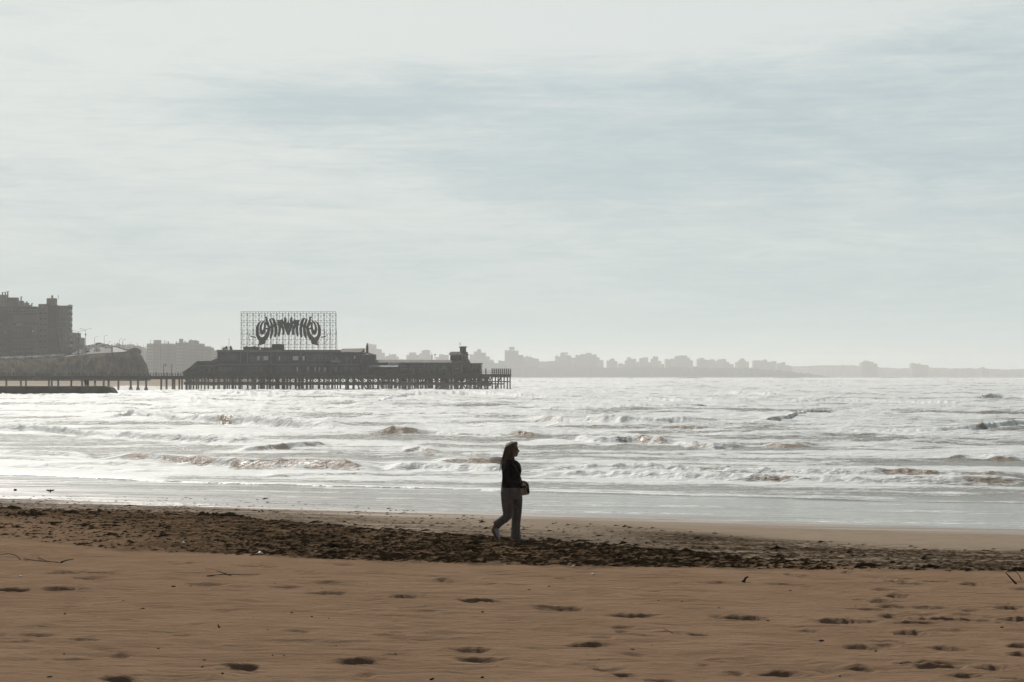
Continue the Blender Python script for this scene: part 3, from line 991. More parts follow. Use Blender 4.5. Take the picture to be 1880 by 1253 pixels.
# longitudinal beams
for a, b, t0, t1, y0, y1 in ((338.2, 899, 692.05, 696.0, -0.9, -0.3), (338.2, 899, 701.8, 706.6, -0.75, -0.15), (339, 898, 702.5, 707.4, 6.2, 6.8),
                             (878, 937.5, 700.0, 701.9, -0.2, 0.3), (900.1, 937.8, 691.25, 693.0, 0.2, 0.7), (-250, 337.8, 695.65, 697.0, 4.4, 6.6), (860, 925, 704.2, 706.5, 5.0, 5.4)):
    pbox(a, b, t0, t1, y0, y1).build('beam', M['timber'], pier)


def pile(px, y, r, top=692.0, name='pile', foot=False, mat=None):
    mb = MB((xp(px), YP + y, 0))
    x = xp(px)
    mb.tube([(x, YP + y, -3.5), (x, YP + y, zp(top))], [r * 1.08, r * .95], 8)
    if foot:
        mb.tube([(x, YP + y, -3.0), (x, YP + y, zp(714.5)), (x, YP + y, zp(711))], [r * 1.9, r * 1.8, r * 1.1], 8)
    o = mb.build(name, mat or M['pile'], pier, True)
    o.location = Vector((x, YP + y, 0)) - PO
    return o


walk = [-60, -32, -14, 1, 28, 40, 80, 90, 102, 144, 157, 184, 195, 209, 236, 247.5, 260.5, 290.5, 302, 310, 315, 324, 329, 336]
for p in walk:
    pile(p, rnd.choice((3.6, 5.2, 7.0)), 0.33 if 40 < p < 285 else 0.24 + .12 * rnd.random(), 696.8, foot=(230 < p < 262))
front = []
p = 342.0
while p < 896:
    front.append(p)
    p += rnd.choice((5.2, 6.4, 8.6, 9.8, 10.5))
for p in front[:74]:
    pile(p, -0.2 + rnd.random() * .4, rnd.uniform(.17, .30), 692)
for p in (903.5, 909.5, 914.5, 920, 925.5, 931.5, 936.5):
    pile(p, 0.5, 0.2, 691.3, mat=M['timber'])
# the many piles standing in the rows behind
mb = MB(PO)
for row in range(1, 5):
    p = 340 + rnd.random() * 5
    while p < 898 - row * 4:
        if not (rnd.random() < (.35 if p < 700 else .1) and row < 7):
            x, y, r = xp(p), YP + row * 2.5 + rnd.uniform(-.4, .4), rnd.uniform(.16, .28)
            mb.tube([(x + rnd.uniform(-.1, .1), y, -3.5), (x, y, zp(692.0))], r, 6)
        p += rnd.uniform(9, 22) if p < 690 else rnd.uniform(4.5, 12)
for p in front[74:]:
    mb.tube([(xp(p), YP, -3.5), (xp(p), YP, zp(692))], .24, 6)
tag(mb.build('pile', M['pile'], pier, True), kind='stuff')
# raking braces between the piles: the X pattern right under the deck
for i in range(0, len(front) - 1):
    a, b = front[i], front[i + 1]
    if b - a < 5: continue
    mb = MB(PO)
    y = YP - 0.42
    for (u0, u1) in ((a, b), (b, a)):
        mb.tube([(xp(u0), y, zp(703.5)), (xp(u1), y, zp(694.5))], 0.11, 5)
    mb.build('brace', M['timber'], pier)
for i in range(16):
    a = 655 + i * 17.0 + rnd.uniform(-4, 4)
    s = rnd.choice((-1, 1))
    y = YP + rnd.choice((1.1, 3.6, 8.6))
    MB(PO).tube([(xp(a), y, zp(717)), (xp(a + s * rnd.uniform(9, 16)), y, zp(693))], .2, 5).build('brace', M['timber'], pier)
for a, b in ((868, 884), (880, 896), (893, 903), (905, 897)):
    MB(PO).tube([(xp(a), YP - .6, zp(711)), (xp(b), YP - .6, zp(692))], .16, 5).build('brace', M['timber'], pier)
# dark inner crossbeams that close the view at mid height
mb = MB(PO)
for row in range(1, 4):
    for k in range(40):
        a = 342 + k * 14.0 + rnd.uniform(-3, 3)
        z0 = zp(703 + rnd.uniform(-.5, 2.5)); hh = rnd.uniform(.25, .7)
        if a < 895: mb.box(xp(a), xp(a + rnd.uniform(8, 15)), YP + row * 2.5 + .3, YP + row * 2.5 + .6, z0 - hh, z0)
mb.build('crossbeam', M['timber'], pier)
# railings: parapet posts
mb = MB(PO)
rp = []
p = -40.0
while p < 338:
    rp.append(p); p += 5.05
for k, p in enumerate(rp):
    big = k % 4 == 0
    m2 = MB((xp(p), YP + 3.1, zp(690.4)))
    w = .17 if big else .09
    m2.box(xp(p) - w, xp(p) + w, YP + 3.05, YP + 3.25, zp(690.4), zp(684.2 if big else 685.4))
    o = m2.build('railing_post', M['deck'], pier)
    o.location = Vector((xp(p), YP + 3.1, zp(690.4))) - PO
mb = MB(PO)
for pyy in (686.0, 688.4):
    mb.box(xp(-250), xp(338), YP + 3.1, YP + 3.16, zp(pyy) - .035, zp(pyy) + .035)
mb.build('handrail', M['deck'], pier)
mb = MB(PO)
for p in [892] + [903.6 + 3.72 * k for k in range(10)]:
    w = .24
    mb2 = MB(PO)
    mb2.box(xp(p) - w * .8, xp(p) + w * .8, YP + .1, YP + .5, zp(687.1), zp(677.8 if p < 937 else 678.4))
    mb2.box(xp(p) - w, xp(p) + w, YP + .02, YP + .58, zp(677.7), zp(677.0))
    mb2.build('railing_post', M['timber'], pier)
pbox(884, 938, 681.0, 681.6, .2, .4).build('handrail', M['timber'], pier)
pbox(884, 938, 684.0, 684.6, .2, .4).build('handrail', M['timber'], pier)
mb = MB(PO)
for p in np.arange(686, 884, 2.6):
    mb.box(xp(p) - .04, xp(p) + .04, YP - 1.1, YP - 1.02, zp(687.1), zp(682.2))
mb.box(xp(684), xp(884), YP - 1.12, YP - 1.0, zp(682.3), zp(681.9))
mb.box(xp(684), xp(884), YP - 1.12, YP - 1.0, zp(684.6), zp(684.3))
mb.build('handrail', M['deck'], pier)

# ---- main clubhouse
def bld(name, label, cat, px, z, y=YP, group=None):
    t = thing(name, label, cat, (PX(px, y), y, z), 0, group)
    return t


club = bld('pier_clubhouse', 'long dark grey two storey clubhouse standing on the pier under the big lattice sign', 'building', 530, DECK + .004)
O1 = Vector(club.location)
D0 = DECK + .004
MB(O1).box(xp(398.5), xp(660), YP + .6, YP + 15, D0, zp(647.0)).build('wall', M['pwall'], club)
mb = MB(O1)
mb.box(xp(397.5), xp(624), YP + .1, YP + 15.4, zp(646.95), zp(642.6))
mb.build('roof', M['roof'], club)
# raised tan roof at the right end with a gable
mb = MB(O1)
xa, xb = xp(622), xp(667)
mb.add([(xp(622), YP - .2, zp(646.9)), (xp(663), YP - .2, zp(646.9)), (xp(667.5), YP + 4, zp(639.4)), (xp(626), YP + 4, zp(640.2)),
        (xp(622), YP + 15, zp(646.9)), (xp(663), YP + 15, zp(646.9))],
       [(0, 1, 2, 3), (3, 2, 5, 4), (1, 5, 2), (0, 3, 4), (0, 4, 5, 1)])
mb.build('roof', M['rooftan'], club)
MB(O1).box(xp(670), xp(674.2), YP + 4, YP + 5.2, zp(660), zp(634.5)).box(xp(671), xp(673.2), YP + 4.2, YP + 4.9, zp(634.6), zp(630)).build('chimney', M['pwall'], club)
MB(O1).add([(xp(660), YP + .8, D0), (xp(676), YP - .5, D0), (xp(686), YP + 2, D0), (xp(686), YP + 12, D0), (xp(660), YP + 14, D0)] +
           [(xp(660), YP + .8, zp(651)), (xp(676), YP - .5, zp(651)), (xp(686), YP + 2, zp(651)), (xp(686), YP + 12, zp(651)), (xp(660), YP + 14, zp(651))],
           [(0, 1, 6, 5), (1, 2, 7, 6), (2, 3, 8, 7), (3, 4, 9, 8), (5, 6, 7, 8, 9), (4, 0, 5, 9)]).build('bay', M['pwall'], club)
MB(O1).add([(xp(659), YP + .4, zp(651)), (xp(676), YP - 1.2, zp(651.4)), (xp(687.5), YP + 1.7, zp(651.2)), (xp(687), YP + 12.4, zp(651)), (xp(660), YP + 14, zp(651)),
            (xp(669), YP + 6, zp(646.8)), (xp(676), YP + 6, zp(647.4))],
           [(0, 1, 6, 5), (1, 2, 6), (2, 3, 6), (3, 4, 5, 6), (4, 0, 5), (0, 4, 3, 2, 1)]).build('roof', M['roofred'], club)
for p in (441.5, 454, 497, 508.5, 551.5, 563.5, 607.5):
    pbox(p - .55, p + .55, 648, 667, .38, .597, O1).build('pilaster', M['pilaster'], club)
for p in (497, 508.5, 549, 563.5, 607.5, 626):
    pbox(p - .45, p + .45, 673, 686.8, .38, .597, O1).build('pilaster', M['pilaster'], club)
pbox(398.6, 659, 668.6, 670.4, -.2, .595, O1).build('balcony', M['roof'], club)
pbox(607, 625, 661, 666, -.9, .4, O1).build('balcony', M['pilaster'], club)


def window(px0, px1, py0, py1, y, parent, org, lit=False, bars=3):
    fr = MB(org)
    x0, x1, z0, z1 = xp(px0), xp(px1), zp(py1), zp(py0)
    t = .05
    fr.box(x0 - t, x1 + t, YP + y - .06, YP + y - .003, z1, z1 + t)
    fr.box(x0 - t, x1 + t, YP + y - .06, YP + y - .003, z0 - t, z0)
    for k in range(bars + 1):
        xx = x0 + (x1 - x0) * k / bars
        fr.box(xx - t * .8, xx + t * .8, YP + y - .055, YP + y - .004, z0 + .001, z1 - .001)
    zz = (z0 + z1) / 2
    fr.box(x0 + .05, x1 - .05, YP + y - .05, YP + y - .006, zz - .03, zz + .03)
    f = fr.build('window', M['frame'], parent)
    MB(org).box(x0 + .001, x1 - .001, YP + y - .035, YP + y - .008, z0 + .002, z1 - .002).build('pane', M['glasslit' if lit else 'glass'], f)
    return f


for a, b, l in ((433, 438, 0), (457.5, 463, 0), (464, 471, 0), (472, 476, 1), (477, 483, 0), (483.4, 492, 1), (511.5, 513.5, 1), (515, 524, 0), (525, 536, 0), (537.5, 547.5, 1),
                (555, 559, 1), (567, 578, 0), (580, 590, 0), (591.5, 602, 0)):
    window(a, b, 654.4, 661.8, .6, club, O1, l, 3 if b - a > 5 else 1)
for a, b, l in ((405, 412, 0), (416, 421, 0), (424, 428, 0), (610, 620, 0), (634, 640, 0)):
    window(a, b, 655, 661.5, .6, club, O1, l, 2)
window(649.5, 652, 654, 659, .6, club, O1, True, 1)
for p in (545.5, 550 + 15.5, 578.5, 586, 596):
    window(p - 1.2, p + 1.2, 674.5, 682.3, .6, club, O1, True, 1)
for p in (404, 413, 421, 460, 470, 480, 520, 530, 615, 634, 646):
    window(p - 2.2, p + 2.2, 675, 682, .6, club, O1, False, 2)
for p in (438, 490, 541, 572):
    pbox(p - 2, p + 2, 674, 686.9, .5, .595, O1).build('door', M['brown'], club)
for p in (636, 645, 654, 662):
    pbox(p - .25, p + .25, 661.5, 668, .42, .594, O1).build('pilaster', M['pilaster'], club)

# sloping stair wing at the left of the clubhouse
ann = bld('stair_annexe', 'low dark annexe with sloping stair roof against the left end of the clubhouse', 'building', 372, D0)
O2 = Vector(ann.location)
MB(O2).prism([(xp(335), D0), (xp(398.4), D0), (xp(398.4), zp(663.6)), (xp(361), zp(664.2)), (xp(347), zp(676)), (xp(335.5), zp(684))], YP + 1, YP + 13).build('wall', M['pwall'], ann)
mb = MB(O2)
mb.prism([(xp(333), zp(684.6)), (xp(346.5), zp(675.4)), (xp(360.5), zp(663.4)), (xp(398.3), zp(662.4)), (xp(398.3), zp(663.5)), (xp(361), zp(664.1)), (xp(347), zp(675.9)), (xp(333), zp(685.6))], YP + .7, YP + 13.3)
mb.build('roof', M['roof'], ann)
MB(O2).prism([(xp(386), zp(662.3)), (xp(397.4), zp(658.5)), (xp(398.3), zp(658.6)), (xp(398.3), zp(662.3))], YP + 2, YP + 11).build('stair_wall', M['pwall'], ann)
for k in range(5):
    a = 350 + k * 9.5
    pbox(a - 2, a + 2, 676.5, 682.5, .92, .997, O2).build('window', M['glass'], ann)
pbox(364, 398.2, 671.5, 672.2, .8, .995, O2).build('handrail', M['frame'], ann)

# low right wing
wing = bld('pier_wing', 'long low grey single storey wing on the pier between clubhouse and lookout tower', 'building', 775, D0)
O3 = Vector(wing.location)
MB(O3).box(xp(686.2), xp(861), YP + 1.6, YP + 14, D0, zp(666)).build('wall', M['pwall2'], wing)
MB(O3).add([(xp(685.9), YP + 1.0, zp(666)), (xp(862), YP + 1.0, zp(666)), (xp(862), YP + 14.4, zp(666)), (xp(685.9), YP + 14.4, zp(666)),
            (xp(687.9), YP + 5, zp(660.8)), (xp(860), YP + 5, zp(660.8)), (xp(860), YP + 10, zp(660.8)), (xp(687.9), YP + 10, zp(660.8))],
           [(0, 1, 5, 4), (1, 2, 6, 5), (2, 3, 7, 6), (3, 0, 4, 7), (4, 5, 6, 7), (0, 3, 2, 1)]).build('roof', M['roof'], wing)
for a, b, l in ((736.5, 751, 0), (753, 759, 0), (768.5, 776, 0), (783, 789.5, 1), (790.5, 794, 0), (797, 804, 1), (811, 820, 0), (832, 845, 0)):
    window(a, b, 673, 681, 1.6, wing, O3, False, 3)
    if l: pass
for a in (761, 778.5, 806, 824.5, 847):
    pbox(a - .5, a + .5, 667, 686.9, 1.4, 1.597, O3).build('pilaster', M['pilaster'], wing)
for a in (756, 765, 826.5, 852):
    pbox(a - 1.7, a + 1.7, 674, 686.9, 1.5, 1.596, O3).build('door', M['brown'], wing)
MB(O3).box(xp(786), xp(793), YP + 1.42, YP + 1.5, zp(681.5), zp(674.2)).build('notice_board', pmat('ochre_board', (0.30, 0.20, 0.07), (0.10, 0.08, 0.05), 1.1, 0.8), wing)
MB(O3).box(xp(686.3), xp(731), YP + .6, YP + 1.5, zp(685.5), zp(678)).build('counter', M['pwall'], wing)
aw = thing('awning', 'bright white flat awning over the terrace beside the clubhouse', 'awning', (xp(705), YP - .5, D0))
OA = Vector(aw.location)
MB(OA).add([(xp(677.5), YP - 1.9, zp(673.6)), (xp(731.5), YP - 1.9, zp(673.4)), (xp(731.5), YP + .9, zp(670.3)), (xp(682), YP + .9, zp(670.6)),
            (xp(677.5), YP - 1.9, zp(674.0)), (xp(731.5), YP - 1.9, zp(673.9)), (xp(731.5), YP + .9, zp(670.8)), (xp(682), YP + .9, zp(671.1))],
           [(0, 1, 2, 3), (7, 6, 5, 4), (0, 4, 5, 1), (1, 5, 6, 2), (2, 6, 7, 3), (3, 7, 4, 0)]).build('canopy', M['awning'], aw)
for a in (690, 703, 716, 730):
    MB(OA).box(xp(a) - .06, xp(a) + .06, YP - 1.0, YP - .88, D0, zp(673.2)).build('post', M['steel'], aw)
mb = MB(OA)
for a in np.arange(712, 731, 2.2):
    h = rnd.uniform(.3, .9)
    mb.box(xp(a), xp(a + 1.2), YP + .98, YP + 1.3, zp(670.2), zp(670.2) + h)
mb.build('banner', M['glasslit'], aw)

# right annexe and tower
ra2 = bld('end_kiosk', 'small dark kiosk with flat roof at the seaward end of the pier buildings', 'kiosk', 873, D0)
O4 = Vector(ra2.location)
MB(O4).box(xp(861.2), xp(882.5), YP + 2.2, YP + 11, D0, zp(668)).build('wall', M['pwall2'], ra2)
MB(O4).box(xp(861.1), xp(885.5), YP + 1.2, YP + 11.6, zp(667.95), zp(666.9)).build('roof', M['roof'], ra2)
for a in (866, 871.5, 877):
    pbox(a - 1.6, a + 1.6, 671, 680, 2.1, 2.196, O4).build('window', M['glass'], ra2)
MB(O4).box(xp(884.5) - .1, xp(884.5) + .1, YP + 1.4, YP + 1.6, D0, zp(668)).build('post', M['steel'], ra2)
tw = bld('lookout_tower', 'small lookout cabin with round turret rising above the low pier wing', 'tower', 842, zp(660.7))
O5 = Vector(tw.location)
MB(O5).box(xp(825.5), xp(847), YP + 5, YP + 10, zp(660.7), zp(650.8)).build('wall', M['pwall2'], tw)
MB(O5).box(xp(847.05), xp(858.5), YP + 5.6, YP + 10, zp(660.7), zp(651)).build('cabin', M['lightw'], tw)
MB(O5).add([(xp(822.5), YP + 4.2, zp(651)), (xp(861), YP + 4.2, zp(651)), (xp(861), YP + 10.6, zp(651)), (xp(822.5), YP + 10.6, zp(651)),
            (xp(826), YP + 6, zp(645.6)), (xp(850), YP + 6, zp(645.6)), (xp(850), YP + 9, zp(645.6)), (xp(826), YP + 9, zp(645.6))],
           [(0, 1, 5, 4), (1, 2, 6, 5), (2, 3, 7, 6), (3, 0, 4, 7), (4, 5, 6, 7), (0, 3, 2, 1)]).build('roof', M['roof'], tw)
for a in (829, 833.5, 838, 842.5):
    pbox(a - 1.5, a + 1.5, 653.5, 658.5, 4.9, 4.996, O5).build('window', M['glass'], tw)
pbox(849, 852, 653.5, 659.5, 5.5, 5.596, O5).build('window', M['glass'], tw)
MB(O5).box(xp(846), xp(858), YP + 5.0, YP + 5.5, zp(651.5), zp(646.2)).build('balcony', M['pwall'], tw)
MB(O5).tube([(xp(849), YP + 7.5, zp(646.5)), (xp(849), YP + 7.5, zp(637.6))], .95, 16).build('turret', M['pwall2'], tw, True)
MB(O5).tube([(xp(849), YP + 7.5, zp(637.6)), (xp(849), YP + 7.5, zp(637.1)), (xp(849), YP + 7.5, zp(635.6))], [1.45, 1.4, 1.0], 16).build('turret_roof', M['pwall'], tw)
fl = thing('flagpole', 'thin mast with small dark pennant above the lookout turret', 'flagpole', (xp(843), YP + 8.2, zp(645.6)))
MB(fl.location).tube([(xp(843), YP + 8.2, zp(645.6)), (xp(843), YP + 8.2, zp(628.5))], .04, 6).build('mast', M['steel'], fl)
MB(fl.location).prism([(xp(843.1), zp(628.8)), (xp(845), zp(629.4)), (xp(843.6), zp(630.6)), (xp(844.4), zp(632)), (xp(843.1), zp(632.6))], YP + 8.17, YP + 8.22).build('pennant', M['letter'], fl)

# roof clutter
tk = thing('water_tank', 'squat dark water tank on the clubhouse roof below the sign', 'tank', (xp(506.5), YP + 3, zp(642.6)))
MB(tk.location).box(xp(496.6), xp(516.6), YP + 2.8, YP + 7.5, zp(642.58), zp(633.6)).build('tank_body', M['tank'], tk)
MB(tk.location).prism([(xp(496.2), zp(633.58)), (xp(517), zp(633.58)), (xp(514.5), zp(631.6)), (xp(499), zp(631.8))], YP + 2.6, YP + 7.7).build('lid', M['tank'], tk)
MB(tk.location).box(xp(513), xp(516), YP + 2.68, YP + 2.78, zp(642), zp(635)).build('hatch', M['redbrick'], tk)
an = thing('antenna_mast', 'thin antenna mast on the left end of the clubhouse roof', 'antenna', (xp(416), YP + 5, zp(642.6)))
MB(an.location).tube([(xp(416), YP + 5, zp(642.6)), (xp(416), YP + 5, zp(622.5))], .05, 6).build('mast', M['steel'], an)
MB(an.location).box(xp(415.2), xp(416.8), YP + 4.9, YP + 5.1, zp(623), zp(622)).build('lamp', M['steel'], an)
ct = thing('roof_terrace', 'small cluttered roof terrace with railing and planters round the antenna mast', 'terrace', (xp(413), YP + 4, zp(642.6)))
mb = MB(ct.location)
for p in np.arange(404, 423.1, 1.9):
    mb.box(xp(p) - .035, xp(p) + .035, YP + 2.9, YP + 2.98, zp(642.6), zp(637.2))
mb.box(xp(403.6), xp(423.4), YP + 2.9, YP + 2.98, zp(637.2), zp(636.8))
mb.box(xp(403.6), xp(423.4), YP + 2.9, YP + 2.98, zp(639.6), zp(639.3))
mb.build('railing', M['frame'], ct)
for p, h, m_ in ((406, 4.5, 'bush'), (409.5, 6.5, 'redbrick'), (412, 8, 'bush'), (419.5, 8.5, 'brown'), (421.5, 4, 'lightw')):
    MB(ct.location).ball((xp(p), YP + 4.5, zp(642.6) + h * .164 * .45), (.33, .4, h * .164 * .5), 8, 6).build('planter', M[m_], ct)
MB(ct.location).box(xp(410), xp(413), YP + 3.2, YP + 4, zp(642.6), zp(640.4)).build('crate', M['awning'], ct)
hut = thing('roof_shed', 'low brown patched shed behind the lower left of the lattice sign', 'shed', (xp(452), YP + 9, zp(642.6)))
MB(hut.location).box(xp(440), xp(468), YP + 8, YP + 12, zp(642.6), zp(636.2)).build('wall', M['pinkw'], hut)
for p in (446, 461.5):
    MB(hut.location).box(xp(p - 1.2), xp(p + 1.2), YP + 7.6, YP + 7.97, zp(642.5), zp(634.5)).build('chimney', M['redbrick'], hut)
MB(hut.location).box(xp(472), xp(495.5), YP + 8, YP + 10, zp(642.6), zp(638.0)).build('side_wall', M['lightw'], hut)
cub = thing('parapet_frame', 'thin open steel frame standing left of the pier roof terrace stairs', 'frame', (xp(398), YP + 3, zp(653)))
MB(cub.location).tube([(xp(392), YP + 3, zp(660)), (xp(398), YP + 3, zp(652)), (xp(398), YP + 3, zp(646))], .06, 5).build('rail', M['steel'], cub)

# ---- lattice sign
sg = thing('lattice_sign', 'huge rooftop sign with swirling dark lettering on an open steel lattice', 'sign', (xp(527), YP + 3, zp(642.6)))
OS = Vector(sg.location)
mb = MB(OS)
x0, x1, z0, zt = 439.8, 614.6, 642.5, 571.8
nv = 32
cols = [x0 + (x1 - x0) * k / nv for k in range(nv + 1)]
rows = [571.8, 579.8, 588.5, 597.2, 605.9, 614.6, 623.3, 632.0, 638.2]
for k, p in enumerate(cols):
    r = .040 if k % 2 else .060
    mb.box(xp(p) - r, xp(p) + r, YP + 3 - r, YP + 3 + r, zp(z0), zp(zt))
mb.build('upright', M['steel'], sg)
mb = MB(OS)
for pyy in rows:
    mb.box(xp(x0), xp(x1), YP + 2.86, YP + 2.93, zp(pyy) - .04, zp(pyy) + .04)
mb.build('crossbar', M['steel'], sg)
mb = MB(OS)
for k in range(0, nv, 2):
    for j in range(len(rows) - 1):
        mid = cols[k + 1]
        a, b, c = (cols[k], rows[j + 1]), (mid, rows[j]), (cols[k + 2], rows[j + 1])
        mb.tube([(xp(a[0]), YP + 3.13, zp(a[1])), (xp(b[0]), YP + 3.13, zp(b[1]))], .028, 4)
        mb.tube([(xp(b[0]), YP + 3.13, zp(b[1])), (xp(c[0]), YP + 3.13, zp(c[1]))], .028, 4)
mb.build('bracing', M['steel'], sg)
mb = MB(OS)
for k in range(0, nv + 1, 2):
    p = cols[k]
    mb.box(xp(p) - .04, xp(p) + .04, YP + 4.9, YP + 4.98, zp(z0), zp(zt + 3))
    for j in range(0, len(rows) - 1, 2):
        mb.tube([(xp(p), YP + 3.05, zp(rows[j])), (xp(p), YP + 4.9, zp(rows[j + 1]))], .03, 4)
    mb.tube([(xp(p), YP + 4.9, zp(rows[3])), (xp(p), YP + 8.5, zp(z0))], .04, 4)
for pyy in (575, 592, 612, 632):
    mb.box(xp(x0), xp(x1), YP + 4.99, YP + 5.05, zp(pyy) - .035, zp(pyy) + .035)
mb.build('rear_frame', M['steel'], sg)


def ribbon(pts, widths, mb, y=2.55, th=.22, sub=5):
    """brush stroke of varying width in the plane of the sign; points in photo pixels"""
    P = [Vector((a, b)) for a, b in pts]
    n = len(P)
    out, ws = [], []
    for i in range(n - 1):
        p0, p1, p2, p3 = P[max(i - 1, 0)], P[i], P[i + 1], P[min(i + 2, n - 1)]
        for s in range(sub):
            t = s / sub
            out.append(0.5 * ((2 * p1) + (p2 - p0) * t + (2 * p0 - 5 * p1 + 4 * p2 - p3) * t * t + (-p0 + 3 * p1 - 3 * p2 + p3) * t ** 3))
            ws.append(widths[i] * (1 - t) + widths[i + 1] * t)
    out.append(P[-1]); ws.append(widths[-1])
    vs, fs = [], []
    for i, p in enumerate(out):
        d = (out[min(i + 1, len(out) - 1)] - out[max(i - 1, 0)])
        d = d.normalized() if d.length > 1e-6 else Vector((1, 0))
        nn = Vector((-d.y, d.x)) * ws[i] * .56
        for q in (p + nn, p - nn):
            vs.append((xp(q.x), YP + y, zp(q.y)))
            vs.append((xp(q.x), YP + y + th, zp(q.y)))
    for i in range(len(out) - 1):
        a, b = i * 4, i * 4 + 4
        fs += [(a, a + 2, b + 2, b), (a + 1, b + 1, b + 3, a + 3), (a, b, b + 1, a + 1), (a + 2, a + 3, b + 3, b + 2)]
    e = len(out) * 4 - 4
    fs += [(0, 1, 3, 2), (e, e + 2, e + 3, e + 1)]
    mb.add(vs, fs)


K = 15.66
LA = lambda pts: [(435 + a / K, 565 + b / K) for a, b in pts]
MR = lambda pts: [(2 * 527.3 - a, b + (0.0)) for a, b in pts]
strokes = {
    'ring': [([(665, 385), (595, 455), (555, 560), (545, 680), (560, 790), (610, 880), (690, 925), (775, 880), (840, 780), (870, 690), (890, 600), (945, 545)],
              [.8, 3.0, 4.4, 4.6, 5.0, 6.6, 8.4, 7.6, 6.4, 5.2, 4.2, 2.2])],
    'swirl': [([(775, 370), (700, 430), (655, 530), (650, 630), (685, 720), (735, 690), (760, 600), (770, 520), (750, 470)], [1.2, 3.2, 3.4, 4.6, 6.0, 5.2, 4.0, 3.6, 1.8]),
              ([(765, 300), (775, 272), (812, 280), (822, 350), (845, 430), (870, 510), (905, 560), (960, 560)], [1.0, 1.6, 2.6, 3.4, 4.2, 4.6, 3.4, 2.0]),
              ([(745, 480), (800, 440), (840, 480)], [2.4, 4.4, 4.0]), ([(790, 600), (840, 600), (890, 590)], [2.2, 3.0, 2.4])],
    'tail': [([(568, 1105), (600, 1060), (665, 1030), (735, 1015), (790, 975)], [.4, 3.2, 4.4, 3.8, 1.0]), ([(640, 960), (655, 1020)], [6.5, 4.0])],
    'letter_two': [([(920, 315), (930, 390), (965, 460), (985, 560), (975, 700), (950, 800), (925, 885)], [3.6, 3.6, 3.6, 4.4, 4.4, 4.2, 1.6]),
                   ([(955, 305), (1010, 330), (1040, 400), (1060, 480), (1085, 600), (1080, 720), (1060, 850)], [1.2, 4.2, 4.4, 5.2, 5.0, 4.6, 2.6]),
                   ([(930, 560), (1000, 520), (1090, 500)], [3.0, 4.0, 3.0])],
    'letter_three': [([(1145, 350), (1170, 420), (1190, 520), (1195, 640), (1180, 760), (1170, 830)], [3.8, 4.2, 4.6, 4.4, 3.8, 1.8]),
                     ([(1235, 340), (1260, 420), (1250, 470)], [5.6, 5.4, 3.8]), ([(1180, 450), (1260, 530), (1300, 610), (1310, 740), (1300, 790)], [4.2, 5.0, 4.0, 3.6, 1.4]),
                     ([(1120, 480), (1180, 500)], [2.2, 3.0])],
    'letter_four': [([(1340, 275), (1362, 340), (1355, 440), (1365, 540), (1400, 640), (1425, 720), (1432, 790)], [2.6, 4.2, 4.8, 4.8, 4.4, 4.0, 1.8]),
                    ([(1280, 400), (1350, 470), (1420, 520)], [3.0, 4.6, 3.4])],
}
for side in (0, 1):
    for nm, sl in strokes.items():
        mb = MB(OS)
        for pts, w in sl:
            P = LA(pts)
            ribbon(MR(P) if side else P, w, mb)
        lm = M['letterrust'] if (side and nm in ('ring', 'swirl', 'tail')) else M['letter']
        mb.build('letter' if nm.startswith('letter') else 'lettering_' + nm, lm, sg)
mb = MB(OS)
ribbon([(527.3, 590), (527.0, 597), (527.3, 604)], [2.2, 5.0, 2.0], mb)
ribbon([(519, 598), (527, 596), (536, 598)], [3.5, 6, 3.5], mb)
mb.build('letter', M['letter'], sg)
for side in (0, 1):
    mb = MB(OS)
    for k in range(13):
        a = math.radians(100 + k * 13.5)
        cx_, cy_ = 465.5 + 10.8 * math.cos(a), 619.5 - 12.8 * math.sin(a)
        s = .85 if k < 6 else .6
        pts = [(cx_ - s * math.cos(a), cy_ + s * math.sin(a)), (cx_ + s * math.cos(a), cy_ - s * math.sin(a))]
        ribbon(MR(pts) if side else pts, [.9, .9], mb, sub=1)
    pts = [(458, 617.2), (467.5, 620)]
    ribbon(MR(pts) if side else pts, [2.0, 1.8], mb, sub=1)
    mb.build('lettering_ring', M['letter' if not side else 'steel'], sg)

# pier lamp posts
for k, (p, top, lab) in enumerate(((296.5, 669.5, 'tall thin lamp post with curled head on the pier walkway left of the annexe'), (311.5, 671, 'plain straight lamp post on the pier walkway nearest the annexe'))):
    lp = thing('lamp_post', lab, 'lamp post', (xp(p), YP + 3.6, zp(690.4)), 0, 'lamp posts on the pier')
    MB(lp.location).tube([(xp(p), YP + 3.6, zp(690.4)), (xp(p), YP + 3.6, zp(top))], [.11, .07], 8).build('pole', M['steel'], lp)
    if k == 0:
        MB(lp.location).tube([(xp(p), YP + 3.6, zp(top)), (xp(p + 1.5), YP + 3.6, zp(top - 1.2)), (xp(p + 3.6), YP + 3.6, zp(top + .6))], .06, 6).build('arm', M['steel'], lp)
        MB(lp.location).ball((xp(p + 3.8), YP + 3.6, zp(top + 1.2)), (.26, .2, .2), 10, 6).build('lamp_head', M['steel'], lp)
    else:
        MB(lp.location).ball((xp(p), YP + 3.6, zp(top) + .1), (.16, .16, .2), 10, 6).build('lamp_head', M['steel'], lp)
lp = thing('lamp_post', 'lamp post with dark round head above the roof of the low pier wing', 'lamp post', (xp(796.5), YP + 8, zp(660.8)), 0, 'lamp posts on the pier')
MB(lp.location).tube([(xp(796.5), YP + 8, zp(660.8)), (xp(796.5), YP + 8, zp(651.5))], .07, 6).build('pole', M['steel'], lp)
MB(lp.location).ball((xp(797), YP + 8, zp(650.8)), (.3, .2, .17), 10, 6).build('lamp_head', M['tank'], lp)
MB(lp.location).tube([(xp(790.5), YP + 8, zp(660.8)), (xp(790.5), YP + 8, zp(645.5))], .035, 5).build('aerial', M['steel'], lp)

